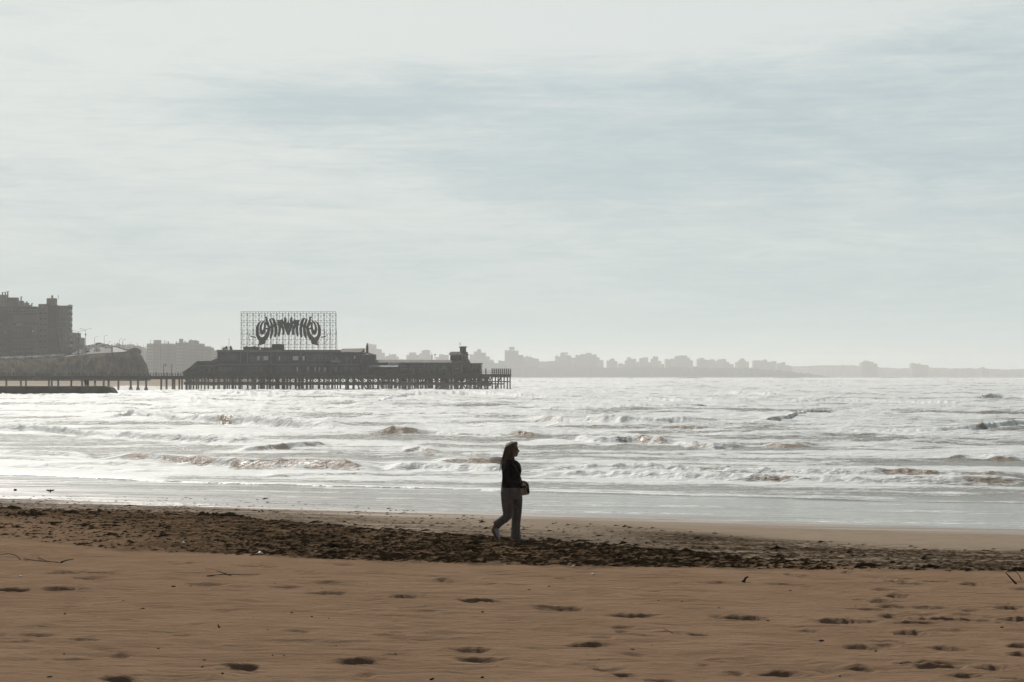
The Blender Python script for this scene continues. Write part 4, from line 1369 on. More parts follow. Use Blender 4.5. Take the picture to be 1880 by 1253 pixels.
# ------------------------------------------------------------------ jetty
YJ = 455.0
jt = thing('stone_jetty', 'low dark stone jetty running out below the pier walkway at the left', 'jetty', (PX(80, YJ), YJ, 0))
OJ = Vector(jt.location)
jm = MB(OJ)
nx_ = 150
prof = []
rows_ = []
for i in range(nx_ + 1):
    p = -330 + (218 + 330) * i / nx_
    x = PX(p, YJ)
    topz = PZ(709.2, YJ)
    e = sstep(p, 196, 218)
    e2 = sstep(p, 190, 197)
    topz = topz - .18 * float(e2) - 2.4 * float(e) ** 1.3
    bz = -1.2
    w = 5.0
    f = lambda a, s: .22 * float(perlin(a, s * 3.1, 201))
    ring = [(x, YJ - 1.4 + f(x * .4, 1), bz), (x, YJ - .5 + f(x * .6, 2), topz * .4 + .1), (x, YJ + f(x * .3, 3) * .5, topz - .12), (x, YJ + .25, topz + .04 * f(x, 5)),
            (x, YJ + w, topz), (x, YJ + w + 1.4, bz)]
    rows_.append(ring)
vs = [v for r_ in rows_ for v in r_]
fs = []
for i in range(nx_):
    for k in range(5):
        a = i * 6 + k
        fs.append((a, a + 6, a + 7, a + 1))
fs.append(tuple(range(5, -1, -1)))
jm.add(vs, fs)
jm.build('jetty_body', M['jetty'], jt)
for k in range(26):
    p = rnd.uniform(196, 244) if k < 20 else rnd.uniform(-10, 180)
    h = rnd.uniform(.25, .8) * (1 if p < 222 else .6)
    b = MB((0, 0, 0))
    b.ball((0, 0, 0), (h * rnd.uniform(.9, 1.5), h, h * .75), 7, 5)
    b.v = [(x + rnd.uniform(-.12, .12), y + rnd.uniform(-.12, .12), z + rnd.uniform(-.1, .1)) for x, y, z in b.v]
    pyb = 724.5 if p < 222 else 723.2
    b.build('boulder', M['jetty'], jt, loc=Vector((PX(p, YJ), YJ - 1.6 - rnd.random() * 2, rnd.uniform(-.1, .35))) - OJ)

# ------------------------------------------------------------------ headland with the coast road
HL = 900.0
pxs_ = np.arange(-420, 276, 1.5)
lipx = [-420, -60, 0, 60, 100, 130, 160, 200, 225, 232, 237, 242, 249, 256, 262, 266, 270, 273, 276]
lipy = [668, 664, 662, 660, 658, 656, 652.5, 650, 648, 646.5, 643.5, 642.5, 643.5, 648, 657, 664, 674, 684, 691]
crx = [-420, 0, 60, 100, 125, 140, 155, 170, 185, 200, 215, 228, 236, 245, 256, 262, 266, 270, 273, 276]
cry = [664, 657, 655, 653, 651, 645, 641, 638.5, 637, 637.2, 639, 643, 645, 645, 650, 659, 666, 675, 685, 691]
nd = 26
V = np.zeros((nd, len(pxs_), 3))
xr = PX(1941, HL) / (1941 - CX)
lz = CAMZ - (np.interp(pxs_, lipx, lipy) - HY) * HL / F + 0.22 * fbm(pxs_ * .11, pxs_ * 0, 4, 219)
CR = 1060.0
cz = CAMZ - (np.interp(pxs_, crx, cry) - HY) * CR / F
for j in range(nd):
    if j < 13:
        s = j / 12
        yy = HL - 26 + 26 * s ** 1.6
        zz = -1 + (lz + 1) * s ** 0.75
        amp_ = np.sin(s * math.pi) ** .7 * (1 - .0 * pxs_)
        X_ = (pxs_ - CX) * (yy / HL) * xr
        yy = yy + amp_ * (5.5 * fbm(pxs_ * .045, s * 1.6, 4, 211, .6) + 3.0 * ridged(pxs_ * .13, s * 2.2, 3, 213, .6))
        zz = zz + amp_ * 0.9 * fbm(pxs_ * .12, s * 5, 3, 217) * (zz > 1)
    elif j < 20:
        s = (j - 12) / 7
        yy = HL + (CR - HL) * s + 0 * pxs_
        zz = lz + (cz - lz) * s
        X_ = (pxs_ - CX) * xr * yy / HL
    else:
        s = (j - 19) / 6
        yy = CR + 120 * s + 0 * pxs_
        zz = cz + (-1 - cz) * s ** 2
        X_ = (pxs_ - CX) * xr * yy / HL
    V[j, :, 0] = X_; V[j, :, 1] = yy; V[j, :, 2] = zz
hd = grid_mesh('headland', V, nd, len(pxs_), M['cliff'], {})
tag(hd, kind='structure')


def lip_z(px): return CAMZ - (np.interp(px, lipx, lipy) - HY) * HL / F


def road_z(px, Y):
    l_, c_ = lip_z(px), CAMZ - (np.interp(px, crx, cry) - HY) * CR / F
    s = (Y - HL) / (CR - HL)
    return float(l_ + (c_ - l_) * s)


def sheet(name, px0, px1, s0, s1, m, off):
    """thin sheet laid on the top of the headland"""
    ps = np.linspace(px0, px1, 40)
    nj = 9
    V = np.zeros((nj, len(ps), 3))
    for j in range(nj):
        s = s0 + (s1 - s0) * j / (nj - 1)
        Y_ = HL + (CR - HL) * s
        V[j, :, 0] = (ps - CX) * xr * Y_ / HL
        V[j, :, 1] = Y_
        V[j, :, 2] = [road_z(p, Y_) + off for p in ps]
    return grid_mesh(name, V, nj, len(ps), m, {})


tag(sheet('road', -300, 204, .06, .98, M['road'], .24), kind='structure')
tag(sheet('pavement', 207, 233, .08, .98, M['pave'], .28), kind='structure')


def at_road(px, py):
    """place on the headland top seen at this pixel"""
    for s in np.linspace(0.02, 1, 200):
        Y_ = HL + (CR - HL) * s
        if PZ(py, Y_) <= road_z(px, Y_) : return PX(px, Y_), Y_, road_z(px, Y_) + .25
    return PX(px, CR - 4), CR - 4, road_z(px, CR - 4) + .25


# low wall edging the pavement curve
wl_ = thing('sea_wall', 'low dark curved parapet wall edging the pale pavement on the headland', 'wall', (PX(218, 1050), 1050, road_z(218, 1050)))
mb = MB(wl_.location)
pp = [(198, .99), (206, .985), (214, .97), (221, .92), (227, .82), (231, .66), (233.5, .42), (235, .12)]
pts = []
for p, s in pp:
    Y_ = HL + (CR - HL) * s
    pts.append((PX(p, Y_), Y_, road_z(p, Y_)))
for a, b in zip(pts[:-1], pts[1:]):
    mb.add([(a[0], a[1], a[2] - .3), (b[0], b[1], b[2] - .3), (b[0], b[1], b[2] + .75), (a[0], a[1], a[2] + .75),
            (a[0] + .3, a[1] + .5, a[2] - .3), (b[0] + .3, b[1] + .5, b[2] - .3), (b[0] + .3, b[1] + .5, b[2] + .75), (a[0] + .3, a[1] + .5, a[2] + .75)],
           [(0, 1, 2, 3), (7, 6, 5, 4), (3, 2, 6, 7), (0, 3, 7, 4), (1, 5, 6, 2)])
mb.build('wall_body', M['cliff'], wl_)
bl = thing('bluff_boulder', 'dark rounded rock outcrop crowning the tip of the headland', 'rock', (PX(247, 903), 903, lip_z(247)))
b = MB(bl.location)
b.ball((PX(247, 903), 903, float(lip_z(247)) - .6), (3.0, 4, 1.7), 16, 9)
b.v = [(x + .3 * float(perlin(x * .8, z, 221)), y, z + .25 * float(perlin(x, y, 223))) for x, y, z in b.v]
b.build('rock', M['cliff'], bl)

# ---- cars
def make_car(label, paint):
    c = thing('parked_car', label, 'car', (0, 0, 0), 0, 'cars on the coast road')
    b = MB()
    prof = [(-2.1, .35), (-2.12, .75), (-1.95, .92), (-1.1, .98), (-0.55, 1.42), (.75, 1.46), (1.5, 1.0), (2.02, .92), (2.1, .7), (2.08, .35)]
    n = len(prof)
    rows_ = []
    for s, inset in ((-.84, .0), (-.80, .04), (0, .05), (.80, .04), (.84, 0)):
        r_ = []
        for x, z in prof:
            tuck = .16 if z > 1.1 else 0
            zz = z + (.03 if abs(s) < .82 and z > .9 else 0)
            sy = s * (1 - tuck)
            r_.append((x, sy, zz))
        rows_.append(r_)
    vs = [v for r_ in rows_ for v in r_]
    fs = []
    for i in range(4):
        for k in range(n):
            k2 = (k + 1) % n
            fs.append((i * n + k, i * n + k2, (i + 1) * n + k2, (i + 1) * n + k))
    fs += [tuple(range(n)), tuple(range(5 * n - 1, 4 * n - 1, -1))]
    b.add(vs, fs).build('body', paint, c)
    g = MB()
    for sy in (-1, 1):
        g.add([(-.98, sy * .852, 1.02), (-.5, sy * .722, 1.38), (.68, sy * .722, 1.40), (1.3, sy * .852, 1.04)], [(0, 1, 2, 3)])
    g.build('side_window', M['carglass'], c)
    MB().add([(-1.12, -.66, 1.025), (-1.12, .66, 1.025), (-.60, .6, 1.42), (-.60, -.6, 1.42)], [(0, 1, 2, 3)]).build('windscreen', M['carglass'], c)
    MB().add([(1.5, -.66, 1.045), (1.5, .66, 1.045), (.82, .6, 1.45), (.82, -.6, 1.45)], [(3, 2, 1, 0)]).build('rear_window', M['carglass'], c)
    for x in (-1.3, 1.3):
        for s in (-1, 1):
            w = MB((0, 0, 0)).tube([(0, -.1, 0), (0, .1, 0)], .33, 14).build('wheel', M['tyre'], c, loc=(x, s * .76, .33))
            MB().tube([(0, s * .102 - .01, 0), (0, s * .102 + .01, 0)], .2, 10).build('rim', M['rim'], w)
    for s in (-1, 1):
        MB().box(-2.14, -2.1, s * .6 - .15, s * .6 + .15, .62, .76).build('headlight', M['glasslit'], c)
    return c


car_src = {}
colnm = {'car_white': 'white', 'car_grey': 'grey', 'car_dark': 'dark', 'car_red': 'red'}
cars = [(6, 661.5, 'car_grey', 80), (14, 661.2, 'car_white', 80), (23, 661.0, 'car_grey', 80), (31, 660.6, 'car_dark', 80), (39, 660.4, 'car_white', 80), (50, 660, 'car_grey', 78),
        (58, 659.4, 'car_dark', 78), (66, 658.9, 'car_white', 78), (72, 657.2, 'car_white', 75), (81, 656, 'car_grey', 75), (90, 655.8, 'car_dark', 75), (97, 655, 'car_white', 75),
        (104, 655, 'car_grey', 75), (113, 654.6, 'car_dark', 75), (140, 653.5, 'car_white', 62), (144.5, 651.6, 'car_white', 62), (147.5, 649.4, 'car_grey', 62), (151.5, 651.6, 'car_white', 62),
        (154, 649.6, 'car_dark', 62), (157.5, 648.4, 'car_white', 62), (150, 646.8, 'car_dark', 60), (155.5, 645.6, 'car_grey', 60), (163.5, 642.8, 'car_white', 75), (160, 640.6, 'car_grey', 70), (166, 638.8, 'car_dark', 70),
        (177.5, 641.2, 'car_white', 85), (178, 646.8, 'car_grey', 85), (187, 637.8, 'car_white', 60), (194, 638.4, 'car_dark', 50), (199, 640.4, 'car_white', 40), (171, 636.9, 'car_white', 70)]
words = ['first', 'second', 'third', 'fourth', 'fifth', 'sixth', 'seventh', 'eighth', 'ninth', 'tenth', 'eleventh', 'twelfth', 'thirteenth', 'fourteenth']
for i, (p, py_c, cm, rz) in enumerate(cars):
    if cm not in car_src:
        car_src[cm] = make_car('x', M[cm]); c = car_src[cm]
    else:
        c = copy_tree(car_src[cm])
    x, y, z = at_road(p, py_c)
    if i < 14:
        y = HL + 9 + 0.5 * i; x = PX(p, y); z = road_z(p, y) + .07
        lab = f'{colnm[cm]} car in the long row parked along the cliff edge, {words[i]} from the left'
    elif i < 22:
        lab = f'{colnm[cm]} car in the tight cluster below the tall tower, {words[i - 14]} counting from bottom left'
    else:
        lab = {22: 'white car in front of the double armed street lamp', 23: 'grey car at the foot of the double armed street lamp', 24: 'dark car at the crest of the road right of the double armed lamp',
               25: 'white car alone mid road in front of the small crest house', 26: 'grey car lowest on the open road, nearest the cliff edge', 27: 'white car at the crest just right of the small house',
               28: 'dark car at the crest where the parapet wall starts', 29: 'white car beside the pale pavement', 30: 'white car at the crest just left of the small house'}[i]
    c.location = (x, y, z)
    c.rotation_euler = (0, 0, math.radians(rz + rnd.uniform(-6, 6)))
    c['label'] = lab

# ---- street lamps on the headland
lamps = [(156.8, 650, 605.6, 1, 'tall double armed street lamp, the nearest on the coast road'), (143.8, 655, 609, 1, 'pale slim street lamp right beside the tall tower'),
         (173.5, 640, 620, 0, 'thin street lamp rising behind the small crest house'), (191.2, 640, 617.5, 0, 'thin tall street lamp right of the small crest house'),
         (219, 642, 624, 0, 'thin street lamp left of a pair over the pale pavement'), (225.6, 645, 625.4, 0, 'thin street lamp right of a pair over the pale pavement'), (199.5, 640, 629, 0, 'shortest street lamp, at the bend of the coast road')]
for p, pb, ptop, arm, lab in lamps:
    x, y, z = at_road(p, pb)
    l_ = thing('street_lamp', lab, 'street lamp', (x, y, z), 0, 'street lamps on the coast road')
    zt_ = PZ(ptop, y)
    MB(l_.location).tube([(x, y, z), (x, y, zt_)], [.16 if arm else .1, .08], 6).build('pole', M['steel'], l_)
    L = (zt_ - z) * .22
    for s in ((-1, 1) if arm else (1,)):
        MB(l_.location).tube([(x, y, zt_ - .1), (x + s * L * .5, y, zt_ + .35), (x + s * L, y, zt_ + .45)], .06, 5).build('arm', M['steel'], l_)
        MB(l_.location).box(x + s * L - .35, x + s * L + .35, y - .15, y + .15, zt_ + .36, zt_ + .5).build('lamp_head', M['steel'], l_)
    if arm and p > 150:
        MB(l_.location).box(x - .3, x + .35, y - .2, y + .2, PZ(616, y), PZ(613.4, y)).build('sign_box', M['tank'], l_)

# ------------------------------------------------------------------ buildings at the left
def qx(px, Y): return PX(px, Y, 640)


def add_windows(t, org, Y, xs, ys, w, h, m='glass', lit=0.0):
    w3, h3 = w * Y / F, h * Y / F
    src = None
    for py_ in ys:
        for p in xs:
            x, z = qx(p, Y), PZ(py_, Y)
            if src is None:
                src = MB().box(-w3 / 2, w3 / 2, -.12, .0, -h3 / 2, h3 / 2).build('window', M[m], t)
                o_ = src
            else:
                o_ = src.copy(); C.objects.link(o_)
            o_.parent = t
            o_.location = Vector((x, Y - .004, z)) - org


YB = 985.0
tb = thing('tower_block', 'tall brown apartment tower with round glazed bay, right of the darker stepped block', 'building', (qx(100, YB), YB, PZ(662, YB)))
OT = Vector(tb.location)


def lbox(px0, px1, py0, py1, y0, y1, Y, org, mb=None, out=False):
    mb = mb or MB(org)
    a, b = sorted((PZ(py0, Y), PZ(py1, Y)))
    return mb.box(qx(px0, Y), qx(px1, Y + y1 if out else Y), Y + y0, Y + y1, a, b)


lbox(70.2, 88, 559.5, 664, 0, 7, YB, OT).build('wall', M['tan'], tb)
lbox(88.05, 104.5, 560.5, 664, -.9, 7, YB, OT).build('wall', M['brown'], tb)
lbox(104.55, 131.3, 561, 664, 3, 7, YB, OT, out=True).build('wall', M['tan'], tb)
lbox(83.4, 104.6, 547.6, 559.4, 2, 7, YB, OT, out=True).build('penthouse', M['tan'], tb)
lbox(69.8, 88.2, 558.6, 559.45, -.3, 7.2, YB, OT).build('parapet', M['tan'], tb)
MB(OT).ball((qx(91.2, YB), YB + 5, PZ(544.4, YB)), (.55, .5, .75), 12, 8).tube([(qx(91.2, YB), YB + 5, PZ(547.7, YB)), (qx(91.2, YB), YB + 5, PZ(541.2, YB))], .1, 6).build('rooftop_ball', M['tank'], tb)
MB(OT).tube([(qx(102.3, YB), YB + 5, PZ(547.7, YB)), (qx(102.3, YB), YB + 5, PZ(541, YB))], .14, 6).build('rooftop_pole', M['tank'], tb)
# glazed round bay
mb = MB(OT)
n = 14
for j, pyy in enumerate((562.5, 648)):
    for k in range(n + 1):
        a = math.pi * k / n
        mb.v.append(tuple(Vector((qx(115, YB) - math.cos(a) * 9.6 * YB / F, YB + 3 - math.sin(a) * 2.6, PZ(pyy, YB))) - OT))
mb.f = [(k, k + 1, n + 2 + k, n + 1 + k) for k in range(n)] + [tuple(range(n, -1, -1))]
mb.build('glazed_bay', M['bayglass'], tb)
for p in (107, 110.8, 115, 119.4, 123.2):
    a = math.acos(max(-1, min(1, (115 - p) / 9.6)))
    yy = YB + 3 - math.sin(a) * 2.6
    MB(OT).box(qx(p, YB) - .1, qx(p, YB) + .1, yy - .16, yy - .02, PZ(664, YB), PZ(562, YB)).build('mullion', M['greyw'], tb)
for k in range(9):
    zz = PZ(569.5 + k * 10.6, YB)
    MB(OT).box(qx(123.6, YB), qx(132.4, YB + 4.5), YB + .9, YB + 4.5, zz - .95, zz + .15).build('balcony', M['lightw'], tb)
    MB(OT).box(qx(127.4, YB), qx(130.4, YB), YB + 2.86, YB + 2.99, zz + .3, zz + 1.75).build('window', M['glass'], tb)
    MB(OT).box(qx(105.4, YB), qx(124.6, YB), YB + .30, YB + .36, zz - .25, zz - .05).build('floor_band', M['greyw'], tb)
lbox(124.4, 129, 559.6, 563.0, .6, 5, YB, OT).build('cornice', M['lightw'], tb)
add_windows(tb, OT, YB, (75, 83.3), [575.5 + 10.4 * k for k in range(7)], 3.4, 3.2)
add_windows(tb, OT, YB - .9, (92.5, 98.5), [570 + 10.4 * k for k in range(9)], 2.6, 3.4, 'tank')
add_windows(tb, OT, YB, (77.8,), [563.6], 2.6, 2.8, 'lightw')

YA = 960.0
sb = thing('stepped_block', 'broad dark brown stepped apartment block at the far left edge', 'building', (qx(30, YA), YA, PZ(662, YA)))
OB = Vector(sb.location)
lbox(-170, 71.6, 563.8, 666, 4, 9, YA, OB, out=True).build('wall', M['brown'], sb)
lbox(-160, 71.9, 562.6, 563.75, 3.2, 9.4, YA, OB, out=True).build('roof', M['brown'], sb)
lbox(24, 68.5, 578.5, 592, 1, 3.99, YA, OB, out=True).build('terrace', M['tan'], sb)
lbox(-150, 16, 583, 664, -1, 3.98, YA, OB).build('wing', M['brown'], sb)
lbox(16.1, 63, 600, 664, -2, 3.97, YA, OB).build('lower_wing', M['greyw'] if False else M['tank'], sb)
lbox(44, 67, 612, 664, -4, -2.01, YA, OB).build('lower_wing', M['brown'], sb)
lbox(25, 63, 598.2, 599.95, -2.4, 3.9, YA, OB).build('parapet', M['tan'], sb)
for k in range(6):
    lbox(24, 66.6, 624 + 7 * k, 624.8 + 7 * k, -4.3, -4.02, YA, OB).build('floor_band', M['tan'], sb)
for a, b in ((12, 24), (32, 44.4), (49.5, 58), (60, 63.5)):
    f = lbox(a, b, 567.5, 574.5, 3.9, 3.99, YA, OB).build('window', M['greyw'], sb)
    lbox(a + .8, a + (b - a) * .45, 568.8, 573.8, 3.84, 3.89, YA, OB).build('pane', M['glass'], f)
    lbox(a + (b - a) * .55, b - .8, 568.8, 573.8, 3.84, 3.89, YA, OB).build('pane', M['glass'], f)
add_windows(sb, OB, YA - 2, (27, 33, 39), (606, 616, 626, 636, 646), 3.4, 4.4, 'bayglass')
add_windows(sb, OB, YA - 4, (48, 53, 58, 63), (618, 630, 640, 650), 2.8, 4.0)
add_windows(sb, OB, YA - 1, (-6, 2, 10), (590, 601, 612, 623, 634, 645), 3.6, 4.0)
lbox(31, 42, 594.5, 598.1, -1.5, -1.3, YA, OB).build('balustrade', M['lightw'], sb)
lbox(61.2, 63.4, 606.6, 610.6, -2.2, -2.05, YA, OB).build('lit_pane', M['glasslit'], sb)
# upper set back part, another building behind
YU = 1080.0
ub = thing('rooftop_block', 'grey upper block with chimneys showing above the stepped brown block', 'building', (qx(20, YU), YU, 10))
OU = Vector(ub.location)
for a, b, t_, m_ in ((-120, 14, 541.5, 'greyw'), (14.1, 34.5, 546.5, 'redbrick'), (34.6, 44, 552.5, 'greyw'), (44.1, 53.5, 556, 'greyw'), (53.6, 58.5, 560, 'lightw')):
    MB(OU).box(qx(a, YU), qx(b, YU + 4), YU, YU + 4, 10, PZ(t_, YU)).build('wall', M[m_], ub)
for p, t_ in ((3.2, 537), (8.3, 536.6), (12.8, 535.4), (37.4, 545.2), (57.3, 557.4), (-6, 538)):
    MB(OU).box(qx(p - 1.1, YU), qx(p + .8, YU), YU + 1, YU + 1.6, PZ(562, YU), PZ(t_, YU)).box(qx(p - 1.4, YU), qx(p + 1.4, YU), YU + 1.9, YU + 2.9, PZ(t_, YU), PZ(t_ - .8, YU)).build('chimney', M['tank'], ub)
add_windows(ub, OU, YU, (18, 23, 28), (551, 558), 2.2, 2.6, 'tank')
add_windows(ub, OU, YU, (4, 10, 38, 49), (555,), 2.4, 2.4, 'tank')
# bushes at the foot of the blocks
for k, (p, Y_, r_, h_) in enumerate(((122, 975, 7, 3), (134, 978, 6, 3.4), (139, 990, 3.5, 2.2), (60, 948, 9, 2.6), (20, 946, 10, 2.4), (88, 965, 9, 2.8))):
    z_ = road_z(p, Y_)
    bt = thing('bush', ['dark bush at the foot of the round bay of the tower', 'dark bush filling the corner right of the tower foot', 'small dark bush beside the pale slim street lamp', 'dark hedge below the right wing of the stepped block',
                        'dark hedge below the left end of the stepped block', 'dark hedge in front of the flat side of the tower'][k], 'bush', (qx(p, Y_), Y_, z_), 0, 'bushes below the apartment blocks')
    b = MB()
    for i in range(420):
        u, v = rnd.uniform(0, 6.28), rnd.random() ** .5
        a_, d_ = v * math.cos(u) * r_, v * math.sin(u) * 2.2
        c_ = rnd.random() * h_ * (1 - .6 * v * v) * (.7 + .5 * float(perlin(a_ * .5, d_, 231 + k)))
        s_ = rnd.uniform(.25, .6)
        b.add([(a_ - s_, d_, c_), (a_ + s_ * .6, d_ - s_ * .5, c_ + s_ * .2), (a_ + rnd.uniform(-.3, .3), d_ + s_ * .4, c_ + s_)], [(0, 1, 2)])
    b.build('foliage', M['bush'], bt)
    MB().tube([(0, 0, -.2), (.1, 0, h_ * .6)], [.18, .06], 6).build('stem', M['twig'], bt)


def block(name, label, Y, steps, base, mat, cat='building', group=None, depth=14, extras=(), win=None):
    """building made of side by side masses: steps = (px0, px1, top py)"""
    cxp = (steps[0][0] + steps[-1][1]) / 2
    zb = PZ(base, Y)
    t = thing(name, label, cat, (qx(cxp, Y), Y, zb), 0, group)
    o_ = Vector(t.location)
    for i, (a, b, tp) in enumerate(steps):
        y0 = 0.35 * (i % 3)
        MB(o_).box(qx(a, Y), qx(b, Y) - .02, Y + y0, Y + depth - .3 * (i % 2), zb, PZ(tp, Y)).build('wall', mat if i % 2 == 0 or name != 'apartment_block' else M['pinkw'], t)
    for a, b, t0, t1 in extras:
        MB(o_).box(qx(a, Y), qx(b, Y), Y + 3, Y + 3 + max(1.0, (b - a) * Y / F * .8), PZ(t0, Y) - .01, PZ(t1, Y)).build('rooftop_hut' if b - a > 2 else 'rooftop_mast', mat, t)
    if win:
        xs, ys, w, h = win
        add_windows(t, o_, Y, xs, ys, w, h, 'tank')
    return t


block('house', 'narrow pale building right against the tower, stepping down to the road', 1090, [(131, 138.5, 611), (138.6, 146, 620), (146.1, 155, 634)], 660, M['pinkw'], extras=[(140, 142.5, 620, 618)], win=((134, 141), (622, 630, 638), 1.6, 2.0))
block('house', 'small flat roofed house at the crest of the coast road', 1110, [(169.8, 174.5, 632.5), (174.6, 183.4, 630.4)], 642, M['lightw'], extras=[(175, 183, 630.4, 629.2)], win=((172, 177, 181), (635.5,), 1.3, 1.6))
YM = 2500.0
mids = [((201, 211, 634.5),), ((212, 218, 631.8), (218.1, 226, 633.6)), ((226.2, 233, 634.8), (233.1, 241, 632.6)), ((241.2, 247, 635), (247.1, 253.5, 635)), ((254, 264, 638),), ((258, 268.6, 641),)]
ml = ['low hazy building behind the car crest, first left of the parapet wall', 'hazy grey building behind the pale pavement with a stepped top', 'hazy building with small roof hut straight above the parapet wall bend',
      'hazy flat topped building right above the tip of the pavement', 'low hazy building above the headland rock outcrop', 'pale narrow hazy building squeezed between headland and the big far block']
for k, st_ in enumerate(mids):
    ex = [(st_[0][0] + 2, st_[0][0] + 4.5, st_[0][2], st_[0][2] - 2.2), (st_[-1][1] - 2.2, st_[-1][1] - 1.6, st_[-1][2], st_[-1][2] - 5)]
    block('hazy_house', ml[k], YM + 12 * k, list(st_), 692, M['pinkw'] if k % 2 else M['lightw'], group='hazy houses behind the headland', extras=ex)
YK = 2250.0
bigs = [([(269.3, 281, 631.2), (281.1, 294, 631)], [(281, 293.6, 631, 624.6), (275.2, 276, 631, 624)], 'leftmost pale tower block of the hazy cluster right of the headland', 'lightw'),
        ([(294.1, 311, 631.2), (311.1, 321.5, 632.4)], [(300, 301, 631.2, 625), (303.5, 304.3, 631.2, 626), (307, 309, 631.2, 627), (315, 317, 632.4, 630.6)], 'wide flat block with roof aerials, second in the hazy cluster', 'pinkw'),
        ([(321.6, 333, 629.6), (333.1, 346, 629.2)], [(328, 334.8, 629.6, 622.5), (322.5, 323.4, 629.6, 626.5), (339, 341, 629.2, 627), (337.5, 338.1, 629.2, 626)], 'hazy block topped by a square water tank, middle of the cluster', 'lightw'),
        ([(346.1, 360.4, 625.8), (360.5, 371, 631.2)], [(347, 359.5, 625.8, 625.0), (348, 351, 625.8, 623.8)], 'hazy block with a raised square penthouse right of the water tank one', 'pinkw'),
        ([(371.1, 383, 636.2), (383.1, 388, 638.4)], [(373, 374, 636.2, 634)], 'lower hazy block stepping down toward the pier clubhouse', 'greyw'),
        ([(388.1, 399, 643.6), (399.1, 410, 646)], [(391, 393, 643.6, 642)], 'lowest hazy block partly hidden behind the left end of the clubhouse', 'lightw')]
for k, (st_, ex, lab, mt) in enumerate(bigs):
    xs = [st_[0][0] + 2.5 + 3.4 * i for i in range(int((st_[-1][1] - st_[0][0] - 4) / 3.4) + 1)]
    y0 = max(s[2] for s in st_) + 5
    block('apartment_block', lab, YK + 6 * k, st_, 694, M[mt], group='hazy apartment blocks right of the headland', depth=20, extras=ex, win=(xs, [y0 + 6.0 * i for i in range(int((688 - y0) / 6.0) + 1)], 1.7, 1.5))
block('beach_house', 'low pale strip of seafront sheds on the far beach seen under the pier', 1300, [(38, 60, 694.2), (60.1, 82, 693.4)], 700, M['pinkw'])

